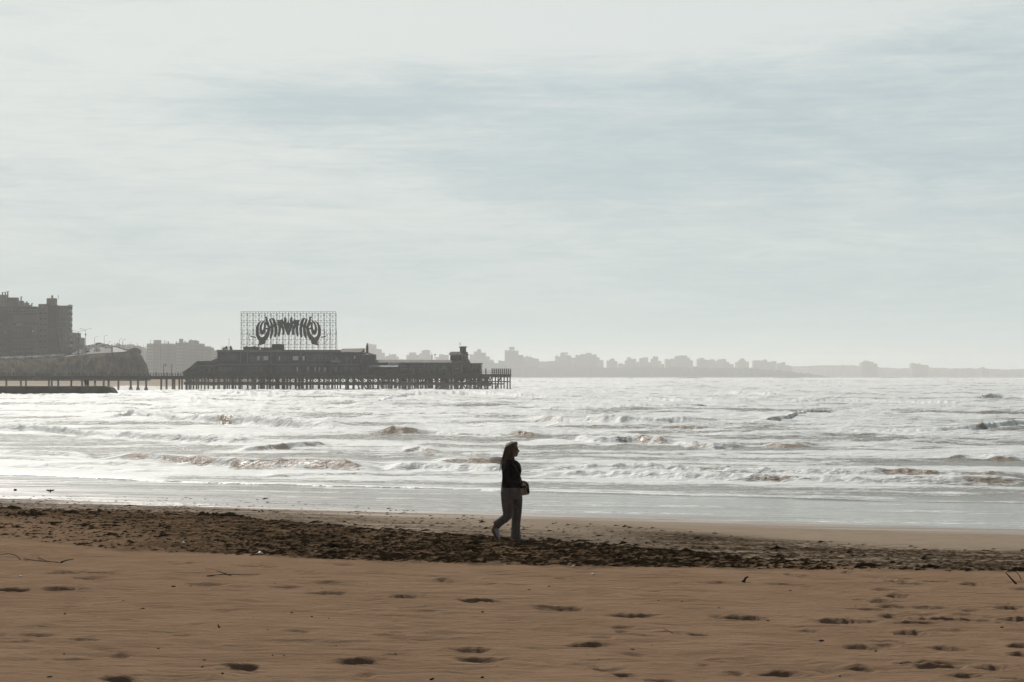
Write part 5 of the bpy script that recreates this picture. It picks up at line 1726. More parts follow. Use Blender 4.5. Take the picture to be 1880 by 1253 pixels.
# ------------------------------------------------------------------ far skyline across the bay
FS = [
    ([(662, 674, 640), (674.1, 689, 632), (689.1, 699, 641), (699.1, 704.5, 648), (704.6, 707.5, 656)], [(676, 678, 632, 630.8)], 'tall stepped hazy block directly behind the clubhouse chimney'),
    ([(708, 714, 654), (714.1, 726, 651.3), (726.1, 730.5, 655)], [(716, 717, 651.3, 650), (721, 723, 651.3, 650.2)], 'low hazy block above the left part of the low pier wing'),
    ([(730.6, 746, 660)], [(736, 738, 660, 659)], 'lowest hazy block above the awning'),
    ([(746.1, 751, 652), (751.1, 763, 648), (763.1, 770, 652)], [(754, 757, 648, 647)], 'hazy stepped block over the middle of the low pier wing'),
    ([(770.1, 774, 649), (774.1, 788.5, 643.8), (788.6, 794, 651.5)], [(779, 784, 643.8, 642.8)], 'tallest hazy block over the low pier wing, beside the roof lamp post'),
    ([(800, 806, 656), (806.1, 823, 651)], [(810, 812, 651, 650)], 'hazy flat block just left of the lookout tower'),
    ([(862, 870, 651), (870.1, 875.5, 645.8), (875.6, 883, 642.2), (883.1, 892, 648), (892.1, 899, 655), (899.1, 906, 661)], [(877, 881, 642.2, 641.4)], 'stepped hazy pyramid of flats right of the lookout tower'),
    ([(906.1, 915, 667), (915.1, 926.5, 662.2)], [], 'small low hazy block above the open end of the pier'),
    ([(926.7, 934.8, 643.6), (934.9, 944.6, 643), (944.7, 952, 644), (952.1, 961, 652.2)], [(935, 944.6, 643, 637.2)], 'tallest tower with square cap just past the pier end'),
    ([(961.1, 965, 656), (965.1, 977, 654.8), (977.1, 989.5, 658)], [(967, 970, 654.8, 653.8), (974, 975, 654.8, 652.8)], 'broad low hazy block adjoining the tallest tower'),
    ([(989.6, 1005, 664), (1005.1, 1019.5, 663.6)], [], 'long flat low hazy building in the gap past the tallest tower'),
    ([(1019.6, 1029, 654), (1029.1, 1043, 650.6), (1043.1, 1048.5, 652.8)], [(1029.5, 1042.5, 650.6, 647.4), (1022, 1023, 654, 651.8)], 'hazy block with wide raised penthouse'),
    ([(1048.6, 1057, 657), (1057.1, 1066, 652.6)], [(1059, 1061, 652.6, 651.4)], 'lower hazy link block between two larger ones'),
    ([(1066.1, 1076, 651), (1076.1, 1086, 650), (1086.1, 1095.5, 651.4)], [(1076.5, 1085, 650, 648)], 'large broad hazy block with central cap'),
    ([(1095.6, 1101, 656.6), (1101.1, 1108, 661.5)], [(1097, 1098.4, 656.6, 655)], 'hazy shoulder building falling away right of the broad capped block'),
    ([(1114.5, 1120, 662.4), (1120.1, 1128.6, 660.4), (1128.7, 1133.5, 663.6)], [(1121, 1127.5, 660.4, 658.6)], 'small isolated hazy block with a low cap'),
    ([(1135.5, 1148, 668)], [(1139, 1141, 668, 666.8)], 'very low hazy block before the leaning roofline pair'),
    ([(1148.2, 1152, 662), (1152.1, 1158, 656.4), (1158.1, 1168, 659.6), (1168.1, 1174, 665)], [], 'hazy block with a thin turret at its left'),
    ([(1174.8, 1180, 658.4), (1180.1, 1190, 657.2)], [(1183, 1187, 657.2, 656.2)], 'narrow upright hazy tower, left of a pair of slim towers'),
    ([(1190.4, 1196, 665.4)], [], 'little low hazy building between the pair of slim towers'),
    ([(1196.2, 1200, 659.4), (1200.1, 1208.5, 655), (1208.6, 1214, 663)], [], 'slim hazy tower, right of a pair of slim towers'),
    ([(1214.2, 1219.5, 668.4)], [], 'tiny low hazy block left of the wide domed looking block'),
    ([(1222, 1232, 659.8), (1232.1, 1240, 659)], [], 'flat left half of the widest far block'),
    ([(1240.2, 1251, 654.6), (1251.1, 1262, 653.6), (1262.1, 1267, 657), (1267.1, 1272, 662)], [(1244, 1258, 653.6, 652.9)], 'rounded top right half of the widest far block'),
    ([(1272.2, 1281, 673)], [], 'lowest far building right after the rounded block'),
    ([(1281.2, 1287, 658.8), (1287.1, 1293, 657.6), (1293.1, 1303, 660.8)], [(1285, 1289, 658, 657)], 'hazy block starting the long three part row'),
    ([(1303.2, 1313, 661), (1313.1, 1319, 663)], [(1306, 1309, 661, 659.8)], 'middle block of the long three part row'),
    ([(1319.2, 1326, 660.4), (1326.1, 1333.5, 659.2), (1333.6, 1339, 665), (1339.1, 1347, 669)], [], 'last block of the long three part row, sloping down'),
    ([(1352.2, 1358, 665), (1358.1, 1368.5, 661), (1368.6, 1375, 664)], [(1360.5, 1366, 661, 658.2)], 'isolated hazy block with a tall narrow cap'),
    ([(1384, 1392, 662.2), (1392.1, 1402, 662)], [], 'flat topped hazy block near the right of the skyline'),
    ([(1402.1, 1408.5, 661), (1408.6, 1413, 665)], [(1403, 1405, 661, 660)], 'stubby hazy building stuck to the right of the flat topped one'),
    ([(1413.2, 1418, 665), (1418.1, 1425.5, 663.6)], [], 'low hazy twin roof building'),
    ([(1427, 1436, 667.6), (1436.1, 1442, 665.6), (1442.1, 1453, 671)], [(1438, 1440, 665.6, 664.4)], 'last low hazy cluster before the long tree line'),
    ([(1582.5, 1588, 665.6), (1588.1, 1598, 662.6), (1598.1, 1604, 664.6), (1604.1, 1611, 668)], [], 'rounded hazy block standing alone above the far tree line'),
    ([(1674.6, 1682, 667.4), (1682.1, 1690, 668.6), (1690.1, 1704.5, 670)], [(1676, 1677.4, 667.4, 666), (1687.5, 1689, 668.6, 666.6)], 'square hazy block above the tree line toward the right edge'),
    ([(1802.6, 1808, 675.2), (1808.1, 1815.5, 677)], [(1804, 1807, 675.2, 674)], 'smallest hazy block near the right edge of the picture'),
]
for k, (st_, ex, lab) in enumerate(FS):
    Yk = (4600 if st_[0][0] < 930 else 4900 + max(0, st_[0][0] - 930) * 1.6) + 31 * (k % 4)
    st2 = []
    for a, b, tp in st_:
        if b - a > 9:
            m_ = (a + b) / 2 + rnd.uniform(-1, 1)
            st2 += [(a, m_, tp), (m_ + .05, b, tp + rnd.choice((-.5, .5, .9)))]
        else: st2.append((a, b, tp))
    ex = list(ex) + [(a + .8, a + 1.3, tp, tp - rnd.uniform(.8, 1.8)) for a, b, tp in st_ if b - a > 6]
    block('far_block', lab, Yk, st2, 694.5, M['far' if k % 2 else 'far2'], group='hazy skyline across the bay', depth=40, extras=ex)


# far tree and town masses that read as one band
def band(name, label, cat, px0, px1, Y, tops, base, m, kind, seed, jag=.8, step=3.0, depth=60):
    mb = MB()
    ps = np.arange(px0, px1, step)
    tp = np.interp(ps, [a for a, b in tops], [b for a, b in tops]) + jag * fbm(ps * .05, ps * 0 + seed, 4, seed) + jag * .4 * rng.standard_normal(len(ps))
    for a, t_ in zip(ps, tp):
        y_ = Y + rnd.uniform(-12, 12)
        mb.box(qx(a, Y), qx(a + step * 1.05, Y), y_, y_ + depth, PZ(base, Y), PZ(t_, Y))
    o_ = mb.build(name, m)
    return tag(o_, label, cat, kind=kind)


band('far_woodland', 'long low hazy line of trees and roofs along the right shore', 'woodland', 1380, 2300, 6900, [(1380, 675), (1440, 673), (1480, 673), (1500, 671.5), (1560, 671), (1600, 674), (1650, 677), (1690, 675), (1750, 677), (1800, 677), (1850, 679), (1900, 678), (2300, 680)], 694.5, M['wood'], 'stuff', 301, .9)
band('far_town', 'low jumble of distant seafront roofs below the hazy towers', 'town', 930, 1530, 4800, [(930, 672), (1000, 676), (1060, 672), (1110, 676), (1200, 674), (1300, 676), (1380, 676), (1430, 681), (1490, 688), (1530, 693)], 694.8, M['far'], 'stuff', 305, 1.6, 4.0)
band('far_town', 'low jumble of distant roofs seen behind the pier wing', 'town', 655, 930, 4500, [(655, 668), (760, 664), (800, 662), (860, 660), (930, 670)], 695, M['far'], 'stuff', 309, 1.6, 4.0)


def spit(px0, px1, Y, h, lab):
    t = thing('breakwater', lab, 'breakwater', (qx((px0 + px1) / 2, Y), Y, 0), 0, 'low dark breakwaters across the bay')
    n = 16
    vs, fs = [], []
    for i in range(n + 1):
        s = i / n
        x = qx(px0 + (px1 - px0) * s, Y)
        z = h * math.sin(math.pi * min(max(s, .04), .96)) ** .5 * (.8 + .3 * rnd.random())
        vs += [(x, Y - 6, -1), (x, Y - 2, z), (x, Y + 2, z), (x, Y + 6, -1)]
    for i in range(n):
        for k_ in range(3):
            a = i * 4 + k_
            fs.append((a, a + 4, a + 5, a + 1))
    fs += [(3, 2, 1, 0), tuple(n * 4 + q for q in range(4))]
    MB(t.location).add(vs, fs).build('rocks', M['jetty'], t)


spit(1240, 1296, 3300, 2.4, 'long low dark breakwater nearest the middle of the far shore')
spit(1150, 1165, 3350, 1.8, 'tiny dark breakwater left of the long one on the far shore')
spit(1414, 1482, 3600, 2.2, 'low dark breakwater under the end of the hazy skyline')
spit(1612, 1656, 3800, 1.9, 'low dark breakwater below the far tree line')

# ------------------------------------------------------------------ people
def voxel(o, size, smooth=2, subd=0):
    m = o.modifiers.new('voxel', 'REMESH'); m.mode = 'VOXEL'; m.voxel_size = size; m.use_smooth_shade = True
    if smooth:
        s = o.modifiers.new('soft', 'SMOOTH'); s.factor = 0.5; s.iterations = smooth
    return o


def limb(mb, pts, radii, n=12):
    mb.tube(pts, radii, n)
    for p, r in zip(pts, radii):
        mb.ball(p, r * 0.985, 12, 8)


def head(mb, hx, hy, hz, tilt=0.0):
    """head facing +x, centre hz; face with brow, nose, lips, chin, ears"""
    mb.ball((hx - .012, hy, hz + .022), (.094, .074, .100), 20, 14)
    mb.ball((hx + .022, hy, hz - .035), (.066, .058, .085), 18, 12)
    mb.ball((hx + .052, hy, hz - .088), (.030, .032, .024), 12, 8)       # chin
    mb.ball((hx + .068, hy, hz + .030), (.022, .048, .014), 12, 8)      # brow
    mb.tube([(hx + .078, hy, hz + .018), (hx + .098, hy, hz - .014), (hx + .104, hy, hz - .028)], [.009, .012, .014], 8)
    mb.ball((hx + .096, hy, hz - .031), (.016, .019, .011), 10, 6)      # nose tip
    mb.ball((hx + .080, hy, hz - .055), (.014, .024, .006), 10, 6)      # upper lip
    mb.ball((hx + .077, hy, hz - .066), (.014, .021, .007), 10, 6)      # lower lip
    for s in (-1, 1):
        mb.ball((hx + .046, hy + s * .040, hz - .018), (.030, .022, .026), 10, 8)   # cheek
        mb.ball((hx - .012, hy + s * .076, hz - .006), (.018, .009, .031), 10, 8)   # ear


def hand(mb, w, d, up, side):
    """palm + five unequal bent fingers; w wrist point, d pointing direction, up = back of hand, curls away from up"""
    w, d, up = Vector(w), Vector(d).normalized(), Vector(up).normalized()
    l = d.cross(up).normalized() * side
    up = l.cross(d).normalized() * side
    up = up if up.dot(Vector((0, 0, 1))) > -2 else up
    palm = w + d * .045
    for t in (-.024, -.008, .008, .024):
        mb.tube([w + l * t * .7, w + d * .05 + l * t, w + d * .088 + l * t], [.016, .0155, .0125], 8)
        mb.ball(tuple(w + d * .088 + l * t), .0125, 8, 6)
    lens = (.066, .080, .074, .058)
    for i, (t, L) in enumerate(zip((-.030, -.010, .010, .029), lens)):
        b = w + d * .086 + l * t
        bend = .55 + .08 * i
        p1 = b + (d * math.cos(bend * .5) - up * math.sin(bend * .5)) * L * .45
        p2 = p1 + (d * math.cos(bend * 1.6) - up * math.sin(bend * 1.6)) * L * .33
        p3 = p2 + (d * math.cos(bend * 2.6) - up * math.sin(bend * 2.6)) * L * .25
        mb.tube([b, p1, p2, p3], [.0092, .0084, .0078, .0066], 8)
        for q, r in ((b, .0092), (p1, .0086), (p2, .0078), (p3, .0066)):
            mb.ball(tuple(q), r, 8, 6)
    b = w + d * .025 - l * .026
    p1 = b + (d * .6 - l * .7 - up * .2).normalized() * .038
    p2 = p1 + (d * .9 - l * .15 - up * .5).normalized() * .030
    mb.tube([b, p1, p2], [.013, .0105, .0078], 8)
    mb.ball(tuple(p1), .0105, 8, 6); mb.ball(tuple(p2), .0078, 8, 6)


# the walking woman: local x = walking direction, y = away from the camera
WX, WY, WZ = ground_at(937.5, 996.0)
WZ = zs_at(WX, WY)
SC = 1.0
wom = thing('person', 'long haired woman in dark jumper and taupe trousers walking along the wrack holding a bag', 'person', (WX, WY, WZ - .012))
wom.scale = (SC, SC, SC)
hx, hz = .035, 1.515
b = MB()
head(b, hx, 0, hz)
limb(b, [(hx - .03, 0, 1.45), (.0, 0, 1.36), (-.01, 0, 1.30)], [.052, .055, .07])
b.sweep([(.0, 0, .86, .13, .15), (0.005, 0, .95, .125, .145), (.01, 0, 1.06, .115, .13), (.01, 0, 1.16, .125, .145), (.0, 0, 1.26, .12, .16), (-.01, 0, 1.33, .075, .12)], 24)
# legs: near (right) leg trailing, far (left) leg carrying
limb(b, [(-.035, -.075, .83), (-.05, -.085, .63), (-.045, -.085, .44)], [.08, .075, .056])
limb(b, [(-.045, -.085, .44), (-.15, -.085, .365), (-.262, -.085, .262)], [.056, .055, .038])
limb(b, [(-.262, -.085, .262), (-.285, -.085, .19), (-.235, -.085, .09)], [.036, .032, .03])
limb(b, [(.045, .075, .83), (.085, .085, .65), (.10, .085, .46)], [.08, .075, .056])
limb(b, [(.10, .085, .46), (.085, .085, .30), (.06, .085, .09)], [.056, .054, .036])
limb(b, [(.06, .085, .07), (.12, .085, .04), (.2, .085, .03)], [.04, .034, .025])
# arms
limb(b, [(-.02, -.165, 1.295), (-.065, -.205, 1.16), (-.075, -.215, 1.03)], [.052, .044, .037])
limb(b, [(-.075, -.215, 1.03), (.04, -.16, .985), (.165, -.085, .945)], [.038, .034, .024])
limb(b, [(-.0, .165, 1.295), (-.03, .205, 1.16), (-.03, .21, 1.05)], [.052, .044, .037])
limb(b, [(-.03, .21, 1.05), (.07, .16, 1.0), (.165, .075, .985)], [.038, .034, .024])
hand(b, (.160, -.088, .947), (1, .32, -.12), (.1, -.35, 1), 1)
hand(b, (.160, .078, .985), (1, -.35, -.02), (.0, .35, 1), -1)
body = voxel(b.build('body', M['skin'], wom), .0045, 2)
# jumper
b = MB()
b.sweep([(-.005, 0, .885, .150, .185), (-.002, 0, .93, .152, .186), (.006, 0, .99, .152, .180), (.012, 0, 1.06, .148, .168), (.014, 0, 1.13, .158, .17), (.016, 0, 1.19, .163, .178),
         (.008, 0, 1.25, .155, .188), (-.004, 0, 1.31, .120, .175), (-.008, 0, 1.345, .088, .12), (-.004, 0, 1.375, .066, .075)], 28)
b.ball((.10, -.07, 1.175), (.082, .075, .07), 14, 10); b.ball((.10, .07, 1.175), (.082, .075, .07), 14, 10)
b.ball((-.105, 0, 1.235), (.052, .14, .085), 14, 10)
limb(b, [(-.025, -.165, 1.295), (-.075, -.212, 1.17), (-.088, -.222, 1.035)], [.068, .060, .056])
limb(b, [(-.088, -.222, 1.035), (.03, -.168, .985), (.148, -.096, .948)], [.056, .050, .040])
limb(b, [(-.0, .165, 1.295), (-.035, .21, 1.17), (-.035, .215, 1.05)], [.068, .06, .054])
limb(b, [(-.035, .215, 1.05), (.06, .168, 1.0), (.150, .088, .985)], [.054, .048, .038])
# soft folds at the hem and elbow
for k in range(9):
    z_ = .90 + rnd.random() * .12
    b.tube([(-.15 + rnd.random() * .05, -.10, z_), (0, -.19, z_ + .015), (.13, -.12, z_ - .01)], [.006, .012, .006], 6)
for k in range(5):
    b.tube([(-.13, -.23, 1.06 + .03 * k), (-.09, -.275, 1.05 + .03 * k), (-.05, -.25, 1.07 + .03 * k)], [.004, .010, .004], 6)
voxel(b.build('jumper', M['jumper'], wom), .0065, 2)
# trousers
b = MB()
b.sweep([(-.002, 0, .935, .140, .17), (-.002, 0, .89, .158, .188), (.0, 0, .82, .168, .195), (.012, 0, .755, .166, .19), (.02, 0, .70, .14, .175)], 28)
b.ball((-.075, -.075, .80), (.092, .09, .10), 14, 10); b.ball((-.07, .075, .80), (.09, .09, .10), 14, 10)
b.sweep([(-.045, -.085, .80, .118, .10), (-.052, -.085, .70, .105, .094), (-.052, -.085, .60, .095, .086), (-.050, -.085, .50, .082, .080), (-.052, -.085, .435, .080, .078),
         (-.095, -.085, .392, .073, .074), (-.150, -.085, .352, .070, .074), (-.205, -.085, .312, .072, .078), (-.243, -.085, .278, .080, .086)], 24)
b.ball((-.048, -.085, .440), (.078, .077, .075), 14, 10)
b.sweep([(.075, .085, .80, .115, .10), (.098, .085, .68, .100, .092), (.103, .085, .56, .086, .083), (.100, .085, .45, .080, .078), (.090, .085, .33, .074, .076), (.083, .085, .22, .074, .080),
         (.082, .085, .13, .080, .088), (.084, .085, .055, .090, .096)], 24)
for k in range(16):        # creases
    near_ = k < 10
    y0 = -.085 if near_ else .085
    zc = rnd.uniform(.42, .80) if near_ else rnd.uniform(.08, .7)
    xc = -.05 if near_ else .09
    r_ = .095 if zc > .55 else .075
    s_ = rnd.choice((-1, 1))
    b.tube([(xc - r_ * .9, y0 - .02, zc), (xc - r_ * .2, y0 - r_ * .98, zc + s_ * .02), (xc + r_ * .7, y0 - r_ * .6, zc + s_ * .05)], [.004, .009, .003], 6)
for k in range(4):
    t_ = .2 + .22 * k
    xx, zz = -.05 - .19 * t_, .435 - .155 * t_
    b.tube([(xx - .03, -.13, zz + .055), (xx, -.165, zz), (xx + .03, -.14, zz - .05)], [.004, .009, .004], 6)
voxel(b.build('trousers', M['trouser'], wom), .007, 1)
# shoes
def shoe(side, y):
    b = MB()
    L = [(0, .0, .045), (.03, .035, .05), (.10, .045, .045), (.18, .047, .032), (.235, .038, .022), (.262, .018, .015)]
    if side == 'flat':
        o_, ux_, uz_ = Vector((.002, y, .0)), Vector((1, 0, 0)), Vector((0, 0, 1))
    else:
        o_ = Vector((-.318, y, .222)); d_ = Vector((-.212 + .318, 0, .035 - .222)).normalized()
        ux_, uz_ = d_, Vector((-d_.z, 0, d_.x))
    def P(u, v, w): return o_ + ux_ * u + Vector((0, v, 0)) + uz_ * w
    n = 14
    ks = .88 if side != 'flat' else 1.0
    st = [(0.0, .012, .010, .034), (.012, .028, .036, .050), (.05, .034, .046, .062), (.10, .037, .044, .056), (.15, .043, .036, .042), (.20, .044, .028, .032), (.245, .034, .020, .024), (.268, .012, .008, .016)]
    vs, fs = [], []
    for (u, hw, hh, cz_) in st:
        for k in range(n):
            a = 2 * math.pi * k / n
            w = cz_ + hh * math.sin(a)
            vs.append(P(u * ks, hw * math.cos(a), max(w, .014)))
    for i in range(len(st) - 1):
        for k in range(n):
            k2 = (k + 1) % n
            fs.append((i * n + k, i * n + k2, (i + 1) * n + k2, (i + 1) * n + k))
    fs += [tuple(range(n - 1, -1, -1)), tuple((len(st) - 1) * n + k for k in range(n))]
    s = b.add(vs, fs).build('shoe', M['shoe'], wom, True)
    b = MB(); vs, fs = [], []
    for (u, hw, hh, cz_) in st:
        vs += [P(u * ks - .002, -hw - .003, 0), P(u * ks - .002, hw + .003, 0), P(u * ks, hw + .003, .0138), P(u * ks, -hw - .003, .0138)]
    for i in range(len(st) - 1):
        for k in range(4):
            k2 = (k + 1) % 4
            fs.append((i * 4 + k, i * 4 + k2, i * 4 + 4 + k2, i * 4 + 4 + k))
    fs += [(0, 3, 2, 1), tuple(len(st) * 4 - 4 + k for k in range(4))]
    b.add(vs, fs).build('sole', M['sole'], s)


shoe('flat', .085)
shoe('toe', -.085)
# hair
b = MB()
b.ball((hx - .022, 0, hz + .038), (.104, .088, .104), 22, 16)
b.ball((hx + .030, 0, hz + .105), (.055, .062, .034), 14, 10)
b.sweep([(hx - .040, 0, hz + .06, .080, .090), (hx - .058, 0, hz - .02, .070, .096), (hx - .068, 0, hz - .09, .066, .105), (hx - .082, 0, hz - .16, .062, .112), (hx - .098, 0, hz - .23, .048, .105), (hx - .106, 0, hz - .285, .026, .08)], 26)
for k in range(46):
    a = rnd.uniform(-1.75, 1.75)
    x_, y_ = hx - .045 - .062 * math.cos(a), .096 * math.sin(a)
    x2, y2 = hx - .098 - .05 * math.cos(a), .118 * math.sin(a) + rnd.uniform(-.02, .02)
    ze = hz - rnd.uniform(.22, .34)
    b.tube([(x_ + .02, y_ * .7, hz + .10), (x_, y_, hz), ((x_ + x2) / 2 - .004, (y_ + y2) / 2, hz - .14), (x2, y2, ze)], [.010, .013, .012, .003], 6)
for s in (-1, 1):          # locks beside the face
    b.tube([(hx + .035, s * .055, hz + .095), (hx + .018, s * .082, hz + .03), (hx - .0, s * .088, hz - .07), (hx + .012, s * .095, hz - .17), (hx - .01, s * .09, hz - .25)], [.022, .024, .026, .022, .006], 8)
voxel(b.build('hair', M['hair'], wom), .0055, 1)
b = MB()
for k in range(70):
    a = rnd.uniform(-2.2, 2.2)
    x_, y_ = hx - .05 - .070 * math.cos(a), .102 * math.sin(a)
    ze = hz - rnd.uniform(.20, .38)
    kx_ = rnd.uniform(-.035, .02)
    b.tube([(x_ + .03, y_ * .6, hz + .12), (x_ - .012, y_, hz + .03), (x_ - .03 + kx_, y_ * 1.1, hz - .13), (x_ - .062 + kx_ * 1.5, y_ * 1.25, ze)], [.003, .004, .0035, .0015], 5)
b.build('loose_strands', M['hair'], wom, True)
# sunglasses
b = MB()
for s in (-1, 1):
    b.ball((hx + .083, s * .032, hz + .010), (.008, .026, .020), 12, 8)
    b.tube([(hx + .080, s * .058, hz + .016), (hx + .02, s * .078, hz + .014), (hx - .02, s * .082, hz + .006)], .003, 6)
b.tube([(hx + .088, -.01, hz + .014), (hx + .088, .01, hz + .014)], .003, 6)
b.build('sunglasses', M['sunglass'], wom, True)

# bag held in front
bag = thing('handbag', 'small cream and dark brown shoulder bag clutched by the walking woman', 'handbag', (WX + .225, WY - .01, WZ + .76))
def Pb(x, y, z): return (x, y, z)
b = MB()
def rbox(b, x0, x1, y0, y1, z0, z1, r=.018, rot=0.14, c=(.0, .09)):
    vs = []
    n = 5
    cs = [(x1 - r, z1 - r, 0), (x0 + r, z1 - r, 90), (x0 + r, z0 + r, 180), (x1 - r, z0 + r, 270)]
    out_ = []
    for cx_, cz_, a0 in cs:
        for k in range(n):
            a = math.radians(a0 + 90 * k / (n - 1))
            out_.append((cx_ + r * math.cos(a), cz_ + r * math.sin(a)))
    out_ = [(c[0] + (x - c[0]) * math.cos(rot) - (z - c[1]) * math.sin(rot), c[1] + (x - c[0]) * math.sin(rot) + (z - c[1]) * math.cos(rot)) for x, z in out_]
    return b.prism(out_, y0, y1)
rbox(b, -.078, .068, -.035, .035, .0, .165)
b.build('bag_body', M['bagcloth'], bag)
b = MB(); rbox(b, .040, .082, -.039, .039, .02, .175); b.build('side_panel', M['bagdark'], bag)
b = MB(); rbox(b, -.082, .079, -.0425, .0425, .120, .192); b.build('flap', M['bagdark'], bag)
b = MB(); rbox(b, .002, .012, -.041, -.0355, .01, .118, .003); b.build('buckle_strap', M['bagdark'], bag)
b = MB()
O_ = Vector((.225, -.01, .76))
pts = [Vector(p) - O_ for p in ((.20, -.05, .93), (.16, -.115, 1.05), (.13, -.165, 1.14), (.075, -.185, 1.24), (-.005, -.165, 1.345), (-.03, -.12, 1.385), (-.10, -.03, 1.33))]
vs, fs = [], []
for i, p in enumerate(pts):
    d = (pts[min(i + 1, len(pts) - 1)] - pts[max(i - 1, 0)]).normalized()
    nn = Vector((0, -1, .2)).normalized()
    w_ = d.cross(nn).normalized() * .011
    vs += [p + w_ - nn * .002, p - w_ - nn * .002, p - w_ + nn * .004, p + w_ + nn * .004]
for i in range(len(pts) - 1):
    for k in range(4):
        k2 = (k + 1) % 4
        fs.append((i * 4 + k, i * 4 + k2, i * 4 + 4 + k2, i * 4 + 4 + k))
fs += [(3, 2, 1, 0), tuple(len(pts) * 4 - 4 + k for k in range(4))]
b.add(vs, fs).build('strap', pmat('strap_webbing', (0.075, 0.062, 0.055), (0.06, 0.05, 0.045), 40, 0.8), bag)


# small distant people
def walker(label, x, y, z, rz, top, legs, stride=.16, arm='down', h=1.7, hat=False):
    t = thing('person', label, 'person', (x, y, z), rz)
    s = h / 1.7
    b = MB()
    head(b, .02, 0, 1.56)
    limb(b, [(0, 0, 1.47), (-.01, 0, 1.38)], [.05, .06])
    b.sweep([(0, 0, .85, .11, .15), (0, 0, 1.0, .1, .135), (.01, 0, 1.2, .115, .16), (0, 0, 1.36, .08, .15)], 16)
    for s_, sg in ((-1, 1), (1, -1)):
        limb(b, [(0, s_ * .085, .88), (sg * stride * .6 + .02, s_ * .085, .48), (sg * stride, s_ * .085, .08)], [.09, .06, .042], 8)
        limb(b, [(sg * stride, s_ * .085, .05), (sg * stride + .16, s_ * .085, .035)], [.04, .028], 8)
        if arm == 'down':
            w_ = (sg * -.14, s_ * .23, .90); limb(b, [(0, s_ * .18, 1.34), (-.02 * sg, s_ * .23, 1.12), w_], [.05, .04, .028], 8)
            hand(b, w_, (sg * -.2, 0, -1), (0, s_, 0), s_)
        else:
            w_ = (.22, s_ * .08, 1.08); limb(b, [(0, s_ * .18, 1.34), (-.02, s_ * .23, 1.1), w_], [.05, .04, .028], 8)
            hand(b, w_, (.8, -s_ * .5, .1), (0, 0, 1), s_)
    voxel(b.build('body', M['skin'], t), .008, 1)
    b = MB()
    b.sweep([(0, 0, .74, .20, .25), (0, 0, 1.0, .20, .24), (.01, 0, 1.2, .21, .25), (0, 0, 1.36, .16, .23), (0, 0, 1.45, .09, .11)], 18)
    for s_, sg in ((-1, 1), (1, -1)):
        if arm == 'down':
            limb(b, [(0, s_ * .18, 1.33), (-.02 * sg, s_ * .235, 1.12), (sg * -.13, s_ * .25, .93)], [.09, .085, .07], 8)
        else:
            limb(b, [(0, s_ * .18, 1.33), (-.02, s_ * .235, 1.1), (.19, s_ * .1, 1.08)], [.09, .085, .07], 8)
    voxel(b.build('coat', M[top], t), .012, 1)
    b = MB()
    b.ball((0, 0, .86), (.145, .17, .11), 12, 8)
    for s_, sg in ((-1, 1), (1, -1)):
        limb(b, [(0, s_ * .085, .84), (sg * stride * .6 + .02, s_ * .085, .48), (sg * stride, s_ * .085, .11)], [.125, .10, .085], 8)
    voxel(b.build('trousers', M[legs], t), .012, 1)
    b = MB(); b.ball((0 - .005, 0, 1.60), (.10, .085, .085), 12, 8)
    if hat: b.ball((.02, 0, 1.64), (.12, .1, .04), 12, 6)
    b.build('hat' if hat else 'hair', M['crumb'], t, True)
    for s_, sg in ((-1, 1), (1, -1)):
        MB().ball((sg * stride + .06, s_ * .085, .045), (.15, .052, .045), 10, 6).build('shoe', M['crumb'], t, True)
    t.scale = (s * 1.12, s * 1.12, s)
    return t


JT = PZ(709.2, YJ)
walker('distant walker in blue grey coat standing on the stone jetty, leftmost of three', PX(131, YJ + 2.2, 700), YJ + 2.2, JT + .0, math.radians(200), 'coat2', 'coat', .10, h=1.66)
walker('broad dark figure in the middle of three people on the stone jetty', PX(157, YJ + 2.2, 700), YJ + 2.2, JT, math.radians(-90), 'coat', 'coat', .06, h=1.74)
walker('dark figure with arms raised forward, rightmost of three people on the stone jetty', PX(174, YJ + 2.2, 700), YJ + 2.4, JT, math.radians(10), 'coat', 'trouser', .20, 'front', h=1.5)
walker('second of two people close together in the middle of the stone jetty', PX(160.5, YJ + 3, 700), YJ + 3.0, JT, math.radians(100), 'jumper', 'coat', .08, h=1.62)
walker('dark figure leaning at the walkway railing of the pier above the jetty end', PX(241.5, YP, 690), YP + 4.2, zp(690.4), math.radians(-60), 'coat', 'coat', .05, 'front', h=1.35)
walker('small figure on the pier walkway railing above the middle of the jetty', PX(128, YP, 690), YP + 4.4, zp(690.4), math.radians(150), 'coat', 'coat', .12, h=1.2)
# wader standing in the shallows past the jetty end
dw = 745.0
walker('lone tiny figure standing in the shallows beyond the jetty end', PX(221, dw, 705), dw, PZ(713.3, dw), math.radians(30), 'trouser', 'trouser', .06, h=1.6)

